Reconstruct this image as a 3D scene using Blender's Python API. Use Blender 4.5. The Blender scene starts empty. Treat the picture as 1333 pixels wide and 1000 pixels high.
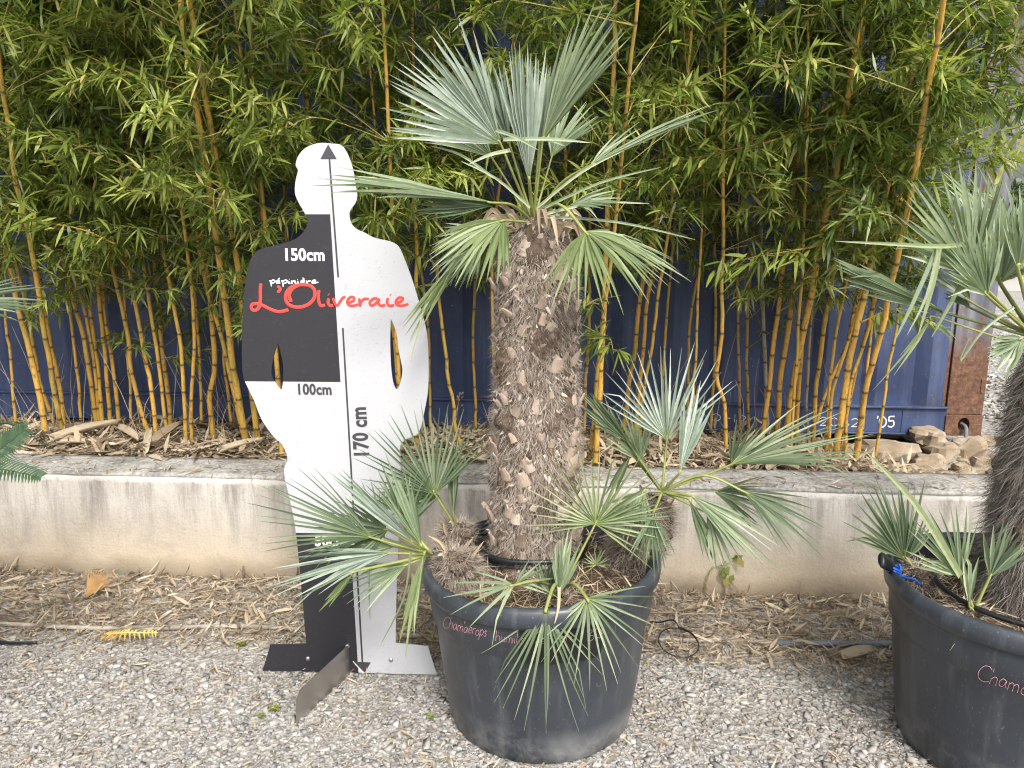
import bpy, math, random
import numpy as np
from mathutils import Vector, Matrix, noise
R = math.radians
rng = random.Random(11)
nr = np.random.RandomState(7)
sc = bpy.context.scene
col = sc.collection

# ------------------------------------------------------------------ camera
F, PITCH, CH = 1000.0, R(11.6), 1.46          # focal length in photo pixels, pitch down, eye height
cd = bpy.data.cameras.new("camera"); cam = bpy.data.objects.new("camera", cd); col.objects.link(cam)
cd.lens = 27.0; cd.sensor_width = 36.0 * 1333 / 1333; cd.clip_end = 500; cd.clip_start = 0.02
cam.location = (0, 0, CH); cam.rotation_euler = (R(90) - PITCH, 0, 0)
sc.camera = cam
# ------------------------------------------------------------------ sky and sun (thin overcast)
w = bpy.data.worlds.new("World"); sc.world = w; w.use_nodes = True
wt = w.node_tree; bg = wt.nodes["Background"]
sky = wt.nodes.new("ShaderNodeTexSky"); sky.sky_type = 'NISHITA'; sky.sun_disc = False
SUN_EL, SUN_AZ = R(48), R(165)                 # azimuth measured clockwise from +Y: behind the camera, to its left
sky.sun_elevation = SUN_EL; sky.sun_rotation = SUN_AZ
sky.air_density = 1.0; sky.dust_density = 6.0; sky.ozone_density = 1.0
hs = wt.nodes.new("ShaderNodeHueSaturation"); hs.inputs["Saturation"].default_value = 0.35
wt.links.new(sky.outputs[0], hs.inputs["Color"]); wt.links.new(hs.outputs[0], bg.inputs[0])
bg.inputs[1].default_value = 0.15
sd = bpy.data.lights.new("sun", 'SUN'); sun = bpy.data.objects.new("sun", sd); col.objects.link(sun)
sd.energy = 1.5; sd.angle = R(11); sd.color = (1.0, 0.96, 0.9)
sdir = Vector((math.sin(SUN_AZ) * math.cos(SUN_EL), math.cos(SUN_AZ) * math.cos(SUN_EL), math.sin(SUN_EL)))
sun.rotation_euler = sdir.to_track_quat('Z', 'Y').to_euler()
sun.location = (-3, -4, 8)
sc.view_settings.view_transform = 'Standard'; sc.view_settings.look = 'None'
sc.view_settings.exposure = 0.88; sc.view_settings.gamma = 1.0
sc.cycles.max_bounces = 6; sc.cycles.diffuse_bounces = 3; sc.cycles.transparent_max_bounces = 8
sc.cycles.transmission_bounces = 4; sc.cycles.use_denoising = True; sc.cycles.pixel_filter_type = 'BLACKMAN_HARRIS'; sc.cycles.filter_width = 1.1

# ------------------------------------------------------------------ photo pixel -> world
def ray(px, py):
    f = Vector((0, math.cos(PITCH), -math.sin(PITCH))); u = Vector((0, math.sin(PITCH), math.cos(PITCH)))
    return f * F + Vector((px - 666.5, 0, 0)) + u * (500 - py)
EYE = Vector((0, 0, CH))
def at_y(px, py, Y):
    d = ray(px, py); return EYE + d * (Y / d.y)
def at_z(px, py, z):
    d = ray(px, py); return EYE + d * ((z - CH) / d.z)
def at_plane(px, py, p, n):
    d = ray(px, py); return EYE + d * ((p - EYE).dot(n) / d.dot(n))

# ------------------------------------------------------------------ objects
def tag(o, label=None, cat=None, group=None, kind=None):
    if label: o["label"] = label
    if cat: o["category"] = cat
    if group: o["group"] = group
    if kind: o["kind"] = kind
    return o
def thing(name, loc, label, cat, group=None):
    o = bpy.data.objects.new(name, None); col.objects.link(o); o.location = Vector(loc)
    o.empty_display_size = 0.1
    return tag(o, label, cat, group)
def base_of(o):
    p = Vector((0, 0, 0))
    while o is not None:
        p = p + Vector(o.location); o = o.parent
    return p
def link_mesh(name, me, mat, parent=None, smooth=True, loc=None):
    """verts are in world coordinates; shift them to the parent's (or the object's own) base"""
    o = bpy.data.objects.new(name, me); col.objects.link(o)
    off = base_of(parent) if parent is not None else Vector(loc or (0, 0, 0))
    if off.length > 0: me.transform(Matrix.Translation(-off))
    if parent is not None: o.parent = parent
    elif loc: o.location = loc
    if mat: me.materials.append(mat)
    if smooth and len(me.polygons): me.polygons.foreach_set("use_smooth", [True] * len(me.polygons))
    me.update()
    return o
def np_mesh(name, V, Fc, attrs=None):
    V = np.asarray(V, dtype=np.float32); Fc = np.asarray(Fc, dtype=np.int32)
    me = bpy.data.meshes.new(name); n, m, k = len(V), len(Fc), Fc.shape[1]
    me.vertices.add(n); me.vertices.foreach_set("co", V.ravel())
    me.loops.add(m * k); me.loops.foreach_set("vertex_index", Fc.ravel())
    me.polygons.add(m); me.polygons.foreach_set("loop_start", np.arange(0, m * k, k, dtype=np.int32))
    try: me.polygons.foreach_set("loop_total", np.full(m, k, dtype=np.int32))
    except Exception: pass
    me.update(calc_edges=True)
    for an, av in (attrs or {}).items():
        a = me.attributes.new(an, 'FLOAT', 'POINT'); a.data.foreach_set("value", np.asarray(av, dtype=np.float32))
    return me
class MB:
    def __init__(s): s.v = []; s.f = []; s.a = []; s.t = []
    def add(s, vs, fs, a=0.5, t=0.0):
        b = len(s.v); s.v += [tuple(x) for x in vs]; s.f += [tuple(i + b for i in q) for q in fs]
        s.a += list(a) if hasattr(a, '__len__') else [a] * len(vs)
        s.t += list(t) if hasattr(t, '__len__') else [t] * len(vs)
    def box(s, c, size, rz=0.0, a=0.5, M=None):
        hx, hy, hz = size[0] / 2, size[1] / 2, size[2] / 2
        m = M if M is not None else Matrix.Rotation(rz, 3, 'Z')
        vs = [Vector(c) + m @ Vector((x, y, z)) for z in (-hz, hz) for y in (-hy, hy) for x in (-hx, hx)]
        s.add(vs, [(0, 2, 3, 1), (4, 5, 7, 6), (0, 1, 5, 4), (2, 6, 7, 3), (0, 4, 6, 2), (1, 3, 7, 5)], a)
    def tube(s, pts, rad, n=8, a=0.5, cap=True, tt=None, flat=1.0, flatn=None):
        pts = [Vector(p) for p in pts]; m = len(pts)
        if not hasattr(rad, '__len__'): rad = [rad] * m
        vs = []; ts = []; up = None
        for i, p in enumerate(pts):
            d = pts[min(i + 1, m - 1)] - pts[max(i - 1, 0)]
            if d.length < 1e-9: d = Vector((0, 0, 1))
            d.normalize()
            if flatn is not None: x = d.cross(flatn); y = flatn
            else:
                if up is None: up = Vector((0, 0, 1)) if abs(d.z) < .8 else Vector((1, 0, 0))
                x = d.cross(up)
                y = x.cross(d); up = y
            if x.length < 1e-9: x = Vector((1, 0, 0))
            x = x.normalized(); y = y.normalized()
            for k in range(n):
                an = 2 * math.pi * k / n
                vs.append(p + x * (rad[i] * math.cos(an)) + y * (rad[i] * flat * math.sin(an)))
                ts.append(tt[i] if tt is not None else i / max(1, m - 1))
        fs = [(i * n + k, i * n + (k + 1) % n, (i + 1) * n + (k + 1) % n, (i + 1) * n + k) for i in range(m - 1) for k in range(n)]
        if cap: fs += [tuple(range(n - 1, -1, -1)), tuple((m - 1) * n + k for k in range(n))]
        s.add(vs, fs, a, ts)
    def lathe(s, prof, c=(0, 0, 0), n=64, a=0.5, fn=None):
        vs = []
        for (r, z) in prof:
            for k in range(n):
                an = 2 * math.pi * k / n
                p = Vector((c[0] + r * math.cos(an), c[1] + r * math.sin(an), c[2] + z))
                vs.append(fn(p) if fn else p)
        m = len(prof)
        fs = [(i * n + k, i * n + (k + 1) % n, (i + 1) * n + (k + 1) % n, (i + 1) * n + k) for i in range(m - 1) for k in range(n)]
        s.add(vs, fs, a)
    def build(s, name, mat, parent=None, smooth=True, loc=None):
        me = bpy.data.meshes.new(name); me.from_pydata(s.v, [], s.f)
        for nme, arr in (("v", s.a), ("t", s.t)):
            at = me.attributes.new(nme, 'FLOAT', 'POINT'); at.data.foreach_set("value", arr)
        return link_mesh(name, me, mat, parent, smooth, loc)
def bevel(o, wdt, seg=2):
    m = o.modifiers.new("bevel", 'BEVEL'); m.width = wdt; m.segments = seg; m.limit_method = 'ANGLE'; m.angle_limit = R(40)
    return o
def smooth_path(pts, k=6):
    pts = [Vector(p) for p in pts]; out = []
    if len(pts) < 3: return pts
    for i in range(len(pts) - 1):
        p0 = pts[max(i - 1, 0)]; p1 = pts[i]; p2 = pts[i + 1]; p3 = pts[min(i + 2, len(pts) - 1)]
        for j in range(k):
            t = j / k
            out.append(0.5 * ((2 * p1) + (p2 - p0) * t + (2 * p0 - 5 * p1 + 4 * p2 - p3) * t * t + (3 * p1 - p0 - 3 * p2 + p3) * t ** 3))
    out.append(pts[-1]); return out

# ------------------------------------------------------------------ materials
class NT:
    def __init__(s, name):
        s.m = bpy.data.materials.new(name); s.m.use_nodes = True; s.t = s.m.node_tree
        s.b = s.t.nodes["Principled BSDF"]; s.out = s.t.nodes["Material Output"]
    def n(s, typ, **kw):
        x = s.t.nodes.new(typ)
        for k, v in kw.items():
            if k in x.inputs.keys() if hasattr(x.inputs, 'keys') else False: x.inputs[k].default_value = v
            else: setattr(x, k, v)
        return x
    def l(s, a, b): s.t.links.new(a, b)
    def coords(s, scale=(1, 1, 1), kind="Object"):
        tc = s.n("ShaderNodeTexCoord"); mp = s.n("ShaderNodeMapping"); mp.inputs["Scale"].default_value = scale
        s.l(tc.outputs[kind], mp.inputs["Vector"]); return mp.outputs[0]
    def noise(s, scale=5, detail=4, rough=.5, vec=None, dist=0.0):
        x = s.n("ShaderNodeTexNoise"); x.inputs["Scale"].default_value = scale; x.inputs["Detail"].default_value = detail
        x.inputs["Roughness"].default_value = rough; x.inputs["Distortion"].default_value = dist
        s.l(vec if vec is not None else s.coords(), x.inputs["Vector"]); return x.outputs[0]
    def ramp(s, fac, stops):
        x = s.n("ShaderNodeValToRGB"); cr = x.color_ramp
        while len(cr.elements) < len(stops): cr.elements.new(0.5)
        for e, (p, c) in zip(cr.elements, stops):
            e.position = p; e.color = tuple(c) + (1,) if len(c) == 3 else c
        s.l(fac, x.inputs[0]); return x.outputs[0]
    def mix(s, fac, a, b, mode='MIX'):
        x = s.n("ShaderNodeMix"); x.data_type = 'RGBA'; x.blend_type = mode
        for sock, v in ((x.inputs[0], fac), (x.inputs[6], a), (x.inputs[7], b)):
            if isinstance(v, (int, float)): sock.default_value = v
            elif isinstance(v, tuple): sock.default_value = v + (1,) if len(v) == 3 else v
            else: s.l(v, sock)
        return x.outputs[2]
    def math(s, op, a, b=0.0, clamp=False):
        x = s.n("ShaderNodeMath"); x.operation = op; x.use_clamp = clamp
        for sock, v in ((x.inputs[0], a), (x.inputs[1], b)):
            if isinstance(v, (int, float)): sock.default_value = v
            else: s.l(v, sock)
        return x.outputs[0]
    def attr(s, name):
        x = s.n("ShaderNodeAttribute"); x.attribute_name = name; return x.outputs["Fac"]
    def bump(s, h, strength=.3, dist=.01):
        x = s.n("ShaderNodeBump"); x.inputs["Strength"].default_value = strength; x.inputs["Distance"].default_value = dist
        s.l(h, x.inputs["Height"]); s.l(x.outputs[0], s.b.inputs["Normal"]); return x
    def base(s, c, rough=.6, spec=.5, metal=0.0):
        if isinstance(c, tuple): s.b.inputs["Base Color"].default_value = c + (1,)
        else: s.l(c, s.b.inputs["Base Color"])
        if isinstance(rough, (int, float)): s.b.inputs["Roughness"].default_value = rough
        else: s.l(rough, s.b.inputs["Roughness"])
        s.b.inputs["Specular IOR Level"].default_value = spec; s.b.inputs["Metallic"].default_value = metal
        return s
    def translucent(s, c, fac=.3):
        tr = s.n("ShaderNodeBsdfTranslucent")
        if isinstance(c, tuple): tr.inputs[0].default_value = c + (1,)
        else: s.l(c, tr.inputs[0])
        mx = s.n("ShaderNodeMixShader"); mx.inputs[0].default_value = fac
        s.l(s.b.outputs[0], mx.inputs[1]); s.l(tr.outputs[0], mx.inputs[2]); s.l(mx.outputs[0], s.out.inputs[0])

def simple(name, c, rough=.6, spec=.5, metal=0.0, var=.15, scale=30, bump=0.0):
    m = NT(name); f = m.noise(scale, 4)
    d = tuple(x * (1 - var) for x in c); e = tuple(min(1, x * (1 + var)) for x in c)
    m.base(m.ramp(f, [(.3, d), (.7, e)]), rough, spec, metal)
    if bump: m.bump(f, bump, .004)
    return m.m

def mat_bamboo_leaf():
    m = NT("bamboo_leaf"); v = m.attr("v")
    c = m.ramp(v, [(0, (.055, .09, .02)), (.3, (.12, .17, .032)), (.65, (.225, .275, .058)), (.93, (.40, .43, .13)), (.97, (.44, .36, .14)), (1, (.5, .4, .2))])
    m.base(c, .38, .5); c2 = m.mix(1.0, c, (1.5, 1.6, .8), 'MULTIPLY'); m.translucent(c2, .36); return m.m
def mat_cane():
    m = NT("bamboo_cane"); t = m.attr("t"); v = m.attr("v")
    n1 = m.noise(14, 4, vec=m.coords((1, 1, .25)))
    gold = m.ramp(v, [(0, (.32, .22, .06)), (.3, (.46, .29, .065)), (.7, (.64, .37, .075)), (.86, (.52, .24, .05)), (.93, (.42, .40, .34)), (1, (.20, .12, .07))])
    gold = m.mix(m.ramp(n1, [(.46, (0, 0, 0)), (.66, (.7, .7, .7))]), gold, (.32, .27, .06))
    spots = m.noise(90, 3, vec=m.coords((1, 1, .5)))
    gold = m.mix(m.ramp(spots, [(.56, (0, 0, 0)), (.68, (.75, .75, .75))]), gold, (.15, .10, .045))
    c = m.mix(t, gold, (.05, .035, .02))
    m.base(c, .38, .5); return m.m
def mat_palm(name, stops, tr=.22, rough=.42):
    m = NT(name); v = m.attr("v"); t = m.attr("t")
    c = m.ramp(v, stops)
    n = m.noise(60, 3, vec=m.coords((1, 1, 1)))
    c = m.mix(m.ramp(n, [(.35, (0, 0, 0)), (.75, (.35, .35, .35))]), c, (.15, .19, .10))
    tipc = m.ramp(t, [(0, (.7, .7, .7)), (.16, (0, 0, 0)), (.955, (0, 0, 0)), (1, (1, 1, 1))])
    near = m.ramp(t, [(0, (.24, .30, .06)), (.5, (.24, .30, .06)), (.9, (.42, .33, .17)), (1, (.42, .33, .17))])
    c = m.mix(tipc, c, near)
    m.base(c, rough, .5); m.translucent(m.mix(1.0, c, (1.2, 1.4, .8), 'MULTIPLY'), tr); return m.m
def mat_fibre(name, a, b, c):
    m = NT(name); v = m.attr("v"); n = m.noise(9, 4)
    cc = m.ramp(m.math('ADD', m.math('MULTIPLY', v, .65), m.math('MULTIPLY', n, .35)), [(.12, a), (.5, b), (.9, c)])
    m.base(cc, .85, .2); return m.m
def mat_pot():
    m = NT("pot_plastic"); co = m.coords()
    big = m.noise(3.2, 5, .6, co); fine = m.noise(160, 2, .5, m.coords((1, 1, .6)))
    c = m.ramp(big, [(.3, (.023, .028, .036)), (.7, (.044, .051, .063))])
    dust = m.ramp(fine, [(.66, (0, 0, 0)), (.73, (.8, .8, .8))])
    c = m.mix(m.math('MULTIPLY', dust, .35), c, (.26, .26, .26))
    # pale scale and splashed mud near the foot
    tc = m.n("ShaderNodeTexCoord"); sx = m.n("ShaderNodeSeparateXYZ"); m.l(tc.outputs["Object"], sx.inputs[0])
    z = sx.outputs[2]
    mr = m.ramp(m.math('ADD', z, m.math('MULTIPLY', big, .12)), [(.06, (1, 1, 1)), (.19, (0, 0, 0))])
    pat = m.ramp(m.noise(5, 6, .7, co), [(.42, (0, 0, 0)), (.68, (1, 1, 1))])
    c = m.mix(m.math('MULTIPLY', m.math('MULTIPLY', mr, pat), .85), c, (.42, .42, .41))
    str_ = m.noise(30, 4, .6, m.coords((1, 1, .08)))
    c = m.mix(m.math('MULTIPLY', m.ramp(str_, [(.50, (0, 0, 0)), (.75, (1, 1, 1))]), .28), c, (.17, .18, .19))
    m.base(c, m.math('ADD', m.math('MULTIPLY', big, .25), .24), .5)
    m.bump(m.noise(220, 2, .5, co), .12, .002); return m.m
def mat_wall():
    m = NT("rendered_wall"); co = m.coords()
    tc = m.n("ShaderNodeTexCoord"); sx = m.n("ShaderNodeSeparateXYZ"); m.l(tc.outputs["Object"], sx.inputs[0]); z = sx.outputs[2]
    big = m.noise(2.2, 5, .6, co)
    c = m.ramp(big, [(.3, (.42, .395, .355)), (.7, (.54, .51, .465))])
    # splash staining: warm ochre dirt in the lower third
    zz = m.math('ADD', z, m.math('MULTIPLY', m.noise(3.5, 4, .6, co), .16))
    c = m.mix(m.ramp(zz, [(.10, (.95, .95, .95)), (.40, (0, 0, 0))]), c, (.45, .36, .245))
    c = m.mix(m.ramp(zz, [(.09, (.85, .85, .85)), (.18, (0, 0, 0))]), c, (.19, .16, .115))
    mot = m.noise(5, 7, .75, co); c = m.mix(m.math('MULTIPLY', m.ramp(mot, [(.52, (0, 0, 0)), (.66, (1, 1, 1))]), .4), c, (.30, .27, .225))
    # vertical run-off streaks from the coping
    st = m.noise(16, 7, .72, m.coords((1, 1, .10)))
    st2 = m.ramp(st, [(.44, (0, 0, 0)), (.66, (1, 1, 1))])
    top = m.ramp(z, [(.10, (.0, .0, .0)), (.38, (1, 1, 1))])
    c = m.mix(m.math('MULTIPLY', m.math('MULTIPLY', st2, top), .95), c, (.22, .20, .175))
    edge = m.ramp(m.math('ADD', z, m.math('MULTIPLY', m.noise(25, 4, .6, co), .04)), [(.430, (0, 0, 0)), (.443, (.85, .85, .85))])
    c = m.mix(edge, c, (.60, .585, .55))
    pit = m.noise(130, 4, .7, co); c = m.mix(m.math('MULTIPLY', m.ramp(pit, [(.3, (1, 1, 1)), (.42, (0, 0, 0))]), .5), c, (.20, .18, .15))
    m.base(c, .9, .2)
    h = m.math('ADD', m.noise(75, 5, .65, co), m.math('MULTIPLY', m.noise(12, 3, .5, co), 1.2))
    m.bump(h, .55, .006); return m.m
def mat_coping():
    m = NT("weathered_coping"); co = m.coords(); a = m.noise(6, 6, .7, co); b = m.noise(60, 5, .7, co)
    c = m.ramp(m.math('ADD', m.math('MULTIPLY', a, .5), m.math('MULTIPLY', b, .5)), [(.34, (.12, .116, .108)), (.48, (.28, .27, .25)), (.60, (.46, .45, .42))])
    m.base(c, .95, .15); m.bump(b, .7, .006); return m.m
def mat_container_paint():
    m = NT("container_blue"); co = m.coords(); a = m.noise(1.6, 5, .6, co); st = m.noise(9, 5, .65, m.coords((1, 1, .12)))
    c = m.ramp(a, [(.3, (.022, .033, .080)), (.7, (.062, .092, .195))])
    c = m.mix(m.math('MULTIPLY', m.ramp(st, [(.5, (0, 0, 0)), (.75, (1, 1, 1))]), .35), c, (.17, .21, .34))
    g = m.noise(14, 6, .75, co)
    c = m.mix(m.ramp(g, [(.56, (0, 0, 0)), (.68, (.8, .8, .8))]), c, (.085, .075, .07))
    g2 = m.noise(70, 3, .6, co)
    c = m.mix(m.ramp(g2, [(.70, (0, 0, 0)), (.74, (.7, .7, .7))]), c, (.35, .37, .42))
    m.base(c, .5, .4); m.bump(g, .15, .004); return m.m
def mat_rust(name="rusty_steel", amount=.5):
    m = NT(name); co = m.coords(); a = m.noise(5, 7, .7, m.coords((1, 1, .35))); b = m.noise(45, 5, .7, co); st = m.noise(22, 5, .6, m.coords((1, 1, .06)))
    grey = m.ramp(st, [(.35, (.075, .08, .105)), (.65, (.20, .205, .235))])
    rust = m.ramp(b, [(.3, (.06, .032, .022)), (.55, (.15, .078, .048)), (.75, (.25, .145, .09))])
    tc = m.n("ShaderNodeTexCoord"); sx = m.n("ShaderNodeSeparateXYZ"); m.l(tc.outputs["Object"], sx.inputs[0])
    low = m.ramp(sx.outputs[2], [(.42, (1, 1, 1)), (.62, (0, 0, 0))])
    f = m.math('ADD', m.ramp(a, [(.46 + (.5 - amount) * .2, (0, 0, 0)), (.60, (1, 1, 1))]), low, True)
    m.base(m.mix(f, grey, rust), .75, .3); m.bump(b, .4, .004); return m.m
def mat_gravel_ground():
    m = NT("gravel_ground"); co = m.coords(); v = m.n("ShaderNodeTexVoronoi"); v.inputs["Scale"].default_value = 75
    m.l(co, v.inputs["Vector"]); big = m.noise(1.3, 4, .6, co); f = m.noise(60, 7, .75, co)
    sv = m.n("ShaderNodeSeparateColor"); m.l(v.outputs["Color"], sv.inputs[0])
    c = m.ramp(f, [(.3, (.13, .12, .105)), (.5, (.27, .255, .23)), (.7, (.46, .44, .41))])
    c = m.mix(m.math('MULTIPLY', big, .45), c, (.30, .25, .185))
    c = m.mix(.5, c, m.ramp(sv.outputs[0], [(0, (.10, .10, .10)), (1, (.55, .54, .52))]))
    m.base(c, .95, .15); m.bump(v.outputs["Distance"], .6, .01); return m.m
def mat_stone():
    m = NT("gravel_stone"); v = m.attr("v"); n = m.noise(120, 3)
    c = m.ramp(v, [(0, (.10, .10, .10)), (.2, (.18, .18, .18)), (.4, (.30, .295, .285)), (.6, (.40, .395, .385)), (.70, (.36, .315, .25)), (.76, (.46, .455, .44)), (.9, (.62, .61, .59)), (.96, (.33, .25, .18)), (1, (.3, .25, .2))])
    c = m.mix(m.math('MULTIPLY', n, .35), c, (.2, .19, .18)); c = m.mix(m.math('MULTIPLY', m.ramp(m.noise(2.6, 4, .6), [(.42, (0, 0, 0)), (.62, (1, 1, 1))]), .45), c, (.30, .265, .215)); m.base(c, .9, .2); return m.m
def mat_litter():
    m = NT("dry_leaf_litter"); v = m.attr("v"); t = m.attr("t"); n = m.noise(50, 3)
    c = m.ramp(v, [(0, (.07, .05, .035)), (.25, (.19, .145, .10)), (.55, (.36, .285, .195)), (.85, (.53, .445, .32)), (1, (.66, .58, .45))])
    c = m.mix(m.math('MULTIPLY', n, .3), c, (.25, .18, .11)); m.base(c, .75, .25); m.translucent(c, .12); return m.m
def mat_soil(name="soil", a=(.055, .038, .025), b=(.14, .10, .068)):
    m = NT(name); n = m.noise(35, 6, .7); m.base(m.ramp(n, [(.35, a), (.65, b)]), .95, .1); m.bump(n, .9, .012); return m.m
def mat_rock():
    m = NT("pale_rock"); a = m.noise(6, 6, .65); b = m.noise(40, 5, .7)
    c = m.ramp(a, [(.3, (.16, .12, .08)), (.45, (.29, .225, .15)), (.62, (.42, .375, .31))]); c = m.mix(m.math('MULTIPLY', b, .35), c, (.22, .17, .12))
    m.base(c, .9, .2); m.bump(b, .6, .008); return m.m

M = dict(
    bleaf=mat_bamboo_leaf(), cane=mat_cane(), pot=mat_pot(), wall=mat_wall(), coping=mat_coping(), blue=mat_container_paint(),
    rust=mat_rust('rusty_steel', .25), ground=mat_gravel_ground(), stone=mat_stone(), litter=mat_litter(), soil=mat_soil(), rock=mat_rock(),
    twig=simple("twig", (.30, .26, .08), .6), silver=mat_palm("silver_fan", [(0, (.17, .22, .17)), (.5, (.36, .42, .365)), (1, (.64, .69, .64))]),
    greenfan=mat_palm("green_fan", [(0, (.055, .09, .05)), (.5, (.15, .20, .12)), (1, (.32, .38, .25))]),
    limefan=mat_palm("lime_fan", [(0, (.14, .19, .075)), (.5, (.26, .315, .15)), (1, (.44, .48, .29))], .3),
    greyfan=mat_palm("grey_green_fan", [(0, (.11, .155, .085)), (.5, (.27, .335, .215)), (1, (.50, .55, .38))]),
    petiole=simple("petiole", (.25, .275, .085), .45, var=.25, scale=18), petiole_dark=simple("petiole_dark", (.11, .14, .04), .5, var=.3, scale=18),
    fibre=mat_fibre("trunk_fibre", (.13, .10, .08), (.33, .275, .225), (.58, .51, .44)),
    fibre_dark=mat_fibre("trunk_fibre_grey", (.055, .048, .042), (.18, .16, .14), (.40, .365, .325)),
    core=mat_soil("trunk_core", (.05, .036, .027), (.18, .135, .10)), stub=mat_fibre("leaf_base", (.22, .16, .12), (.42, .33, .265), (.62, .52, .44)),
    steel=simple("brushed_steel", (.42, .40, .38), .34, .5, .9, .1, 8), bolt=simple("bolt", (.6, .6, .6), .3, .5, .9),
    blackp=simple("black_plastic", (.012, .013, .015), .35, .5, var=.2), gloss=simple("label_panel_plastic", (.010, .011, .014), .42, .5, var=.25, scale=60),
    pipe=simple("dirty_pipe", (.30, .27, .23), .7, .3, var=.5, scale=9), pipegrey=simple("grey_pipe", (.15, .17, .19), .6, .3, var=.25, scale=9),
    cycad=mat_palm("cycad_leaf", [(0, (.018, .042, .02)), (.5, (.03, .065, .03)), (1, (.06, .11, .05))], .1, .32),
    deadfan=mat_litter(), hedge=mat_palm("hedge_leaf", [(0, (.02, .035, .015)), (.5, (.04, .07, .02)), (1, (.09, .12, .03))], .1, .5),
    pink=simple("pink_marker", (.50, .26, .30), .6, var=.05), chalk=simple("chalk", (.62, .62, .58), .8, var=.05),
    yellow=simple("yellow_paint", (.70, .42, .03), .6, var=.3, scale=20), rope=simple("blue_rope", (.015, .13, .62), .6, var=.2),
    red=simple("red_print", (.80, .055, .045), .45, var=.03), white=simple("white_print", (.80, .80, .80), .5, var=.02),
    dark=simple("dark_print", (.042, .042, .048), .5, var=.05), tile=simple("terracotta", (.36, .13, .08), .8), render=simple("pale_render", (.36, .35, .33), .9, var=.1, scale=6),
    void=simple("underside", (.02, .02, .022), .9),
)

# ------------------------------------------------------------------ setting
WA = R(4.0); WU = Vector((math.cos(WA), -math.sin(WA), 0)); WN = Vector((math.sin(WA), math.cos(WA), 0))   # along the wall, away from the camera
W0 = Vector((0, 2.95, 0)); WH = 0.45; WT = 0.25
def wp(u, v, z): return W0 + WU * u + WN * v + Vector((0, 0, z))
def grid(x0, x1, y0, y1, nx, ny, fz, fp=None):
    vs = []; fs = []
    for j in range(ny + 1):
        for i in range(nx + 1):
            x = x0 + (x1 - x0) * i / nx; y = y0 + (y1 - y0) * j / ny
            vs.append((x, y, fz(x, y)) if fp is None else fp(x, y, fz(x, y)))
    for j in range(ny):
        for i in range(nx):
            a = j * (nx + 1) + i; fs.append((a, a + 1, a + nx + 2, a + nx + 1))
    return vs, fs
def gz(x, y): return 0.012 * noise.noise(Vector((x * 1.4, y * 1.4, 0))) + 0.005 * noise.noise(Vector((x * 6, y * 6, 3)))
mb = MB(); vs, fs = grid(-4, 4, 1.0, 3.05, 160, 50, gz); mb.add(vs, fs)
tag(mb.build("gravel_path", M['ground']), kind="structure")
mb = MB(); mb.add([(-150, -150, -.03), (150, -150, -.03), (150, 200, -.03), (-150, 200, -.03)], [(0, 1, 2, 3)])
tag(mb.build("ground", M['ground']), kind="structure")
def bz(x, y):   # bed behind the wall: high under the bamboo, lower to the right
    k = min(1, max(0, (x - 1.3) / .8)); k = k * k * (3 - 2 * k)
    return .415 - .10 * k - .085 * max(0, min(1, (y - .45) / .6)) + .03 * noise.noise(Vector((x * 2, y * 2, 5))) + .012 * noise.noise(Vector((x * 9, y * 9, 5)))
mb = MB(); vs, fs = grid(-6.5, 3.6, WT - .03, 4.6, 150, 50, lambda u, v: bz(u, v), lambda u, v, z: wp(u, v, z)); mb.add(vs, fs)
tag(mb.build("planting_bed", M['soil']), kind="structure")
def yz(x, y): return .24 + .025 * noise.noise(Vector((x * .8, y * .8, 9)))
mb = MB(); vs, fs = grid(2.2, 60, WT - .03, 90, 60, 90, lambda u, v: yz(u, v) + max(0, v - 6) * .002, lambda u, v, z: wp(u, v, z)); mb.add(vs, fs)
mb2 = mat = None
tag(mb.build("yard", M['ground']), kind="structure")

# retaining wall
root = thing("retaining_wall", wp(0, 0, 0), "low pale rendered retaining wall with grey weathered top, running behind the pots and the board", "wall")
mb = MB()
nx, nzz = 240, 10; vs = []; fs = []
for i in range(nx + 1):
    u = -7 + 12.5 * i / nx
    for j in range(nzz + 1):
        z = -.05 + (WH - .012 + .05) * j / nzz
        wob = .006 * noise.noise(Vector((u * 2.2, z * 3, 1))) + .0025 * noise.noise(Vector((u * 11, z * 11, 1)))
        bat = .02 * (1 - j / nzz)
        if j == nzz: wob += .004
        vs.append(wp(u, wob - bat, z))
for i in range(nx):
    for j in range(nzz):
        a = i * (nzz + 1) + j; fs.append((a, a + nzz + 1, a + nzz + 2, a + 1))
mb.add(vs, fs)
ends = [wp(-7, -.02, -.05), wp(-7, WT, -.05), wp(-7, WT, WH - .012), wp(-7, 0, WH - .012)]; mb.add(ends, [(0, 3, 2, 1)])
ends = [wp(5.5, -.02, -.05), wp(5.5, WT, -.05), wp(5.5, WT, WH - .012), wp(5.5, 0, WH - .012)]; mb.add(ends, [(0, 1, 2, 3)])
mb.add([wp(-7, WT, -.05), wp(5.5, WT, -.05), wp(5.5, WT, WH - .012), wp(-7, WT, WH - .012)], [(1, 0, 3, 2)])
mb.build("wall_face", M['wall'], root)
mb = MB(); vs = []; fs = []; prof = [(0.003, -.014), (-.001, -.006), (.006, 0.0), (.05, .004), (.12, .006), (.2, .004), (WT - .003, -.002), (WT + .001, -.02)]
for i in range(nx + 1):
    u = -7 + 12.5 * i / nx
    for (v, z) in prof:
        e = noise.noise(Vector((u * 9, v * 12, 4)))
        vs.append(wp(u, v + .004 * noise.noise(Vector((u * 5, 0, 8))), WH + z + .004 * e))
k = len(prof)
for i in range(nx):
    for j in range(k - 1):
        a = i * k + j; fs.append((a, a + k, a + k + 1, a + 1))
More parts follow.
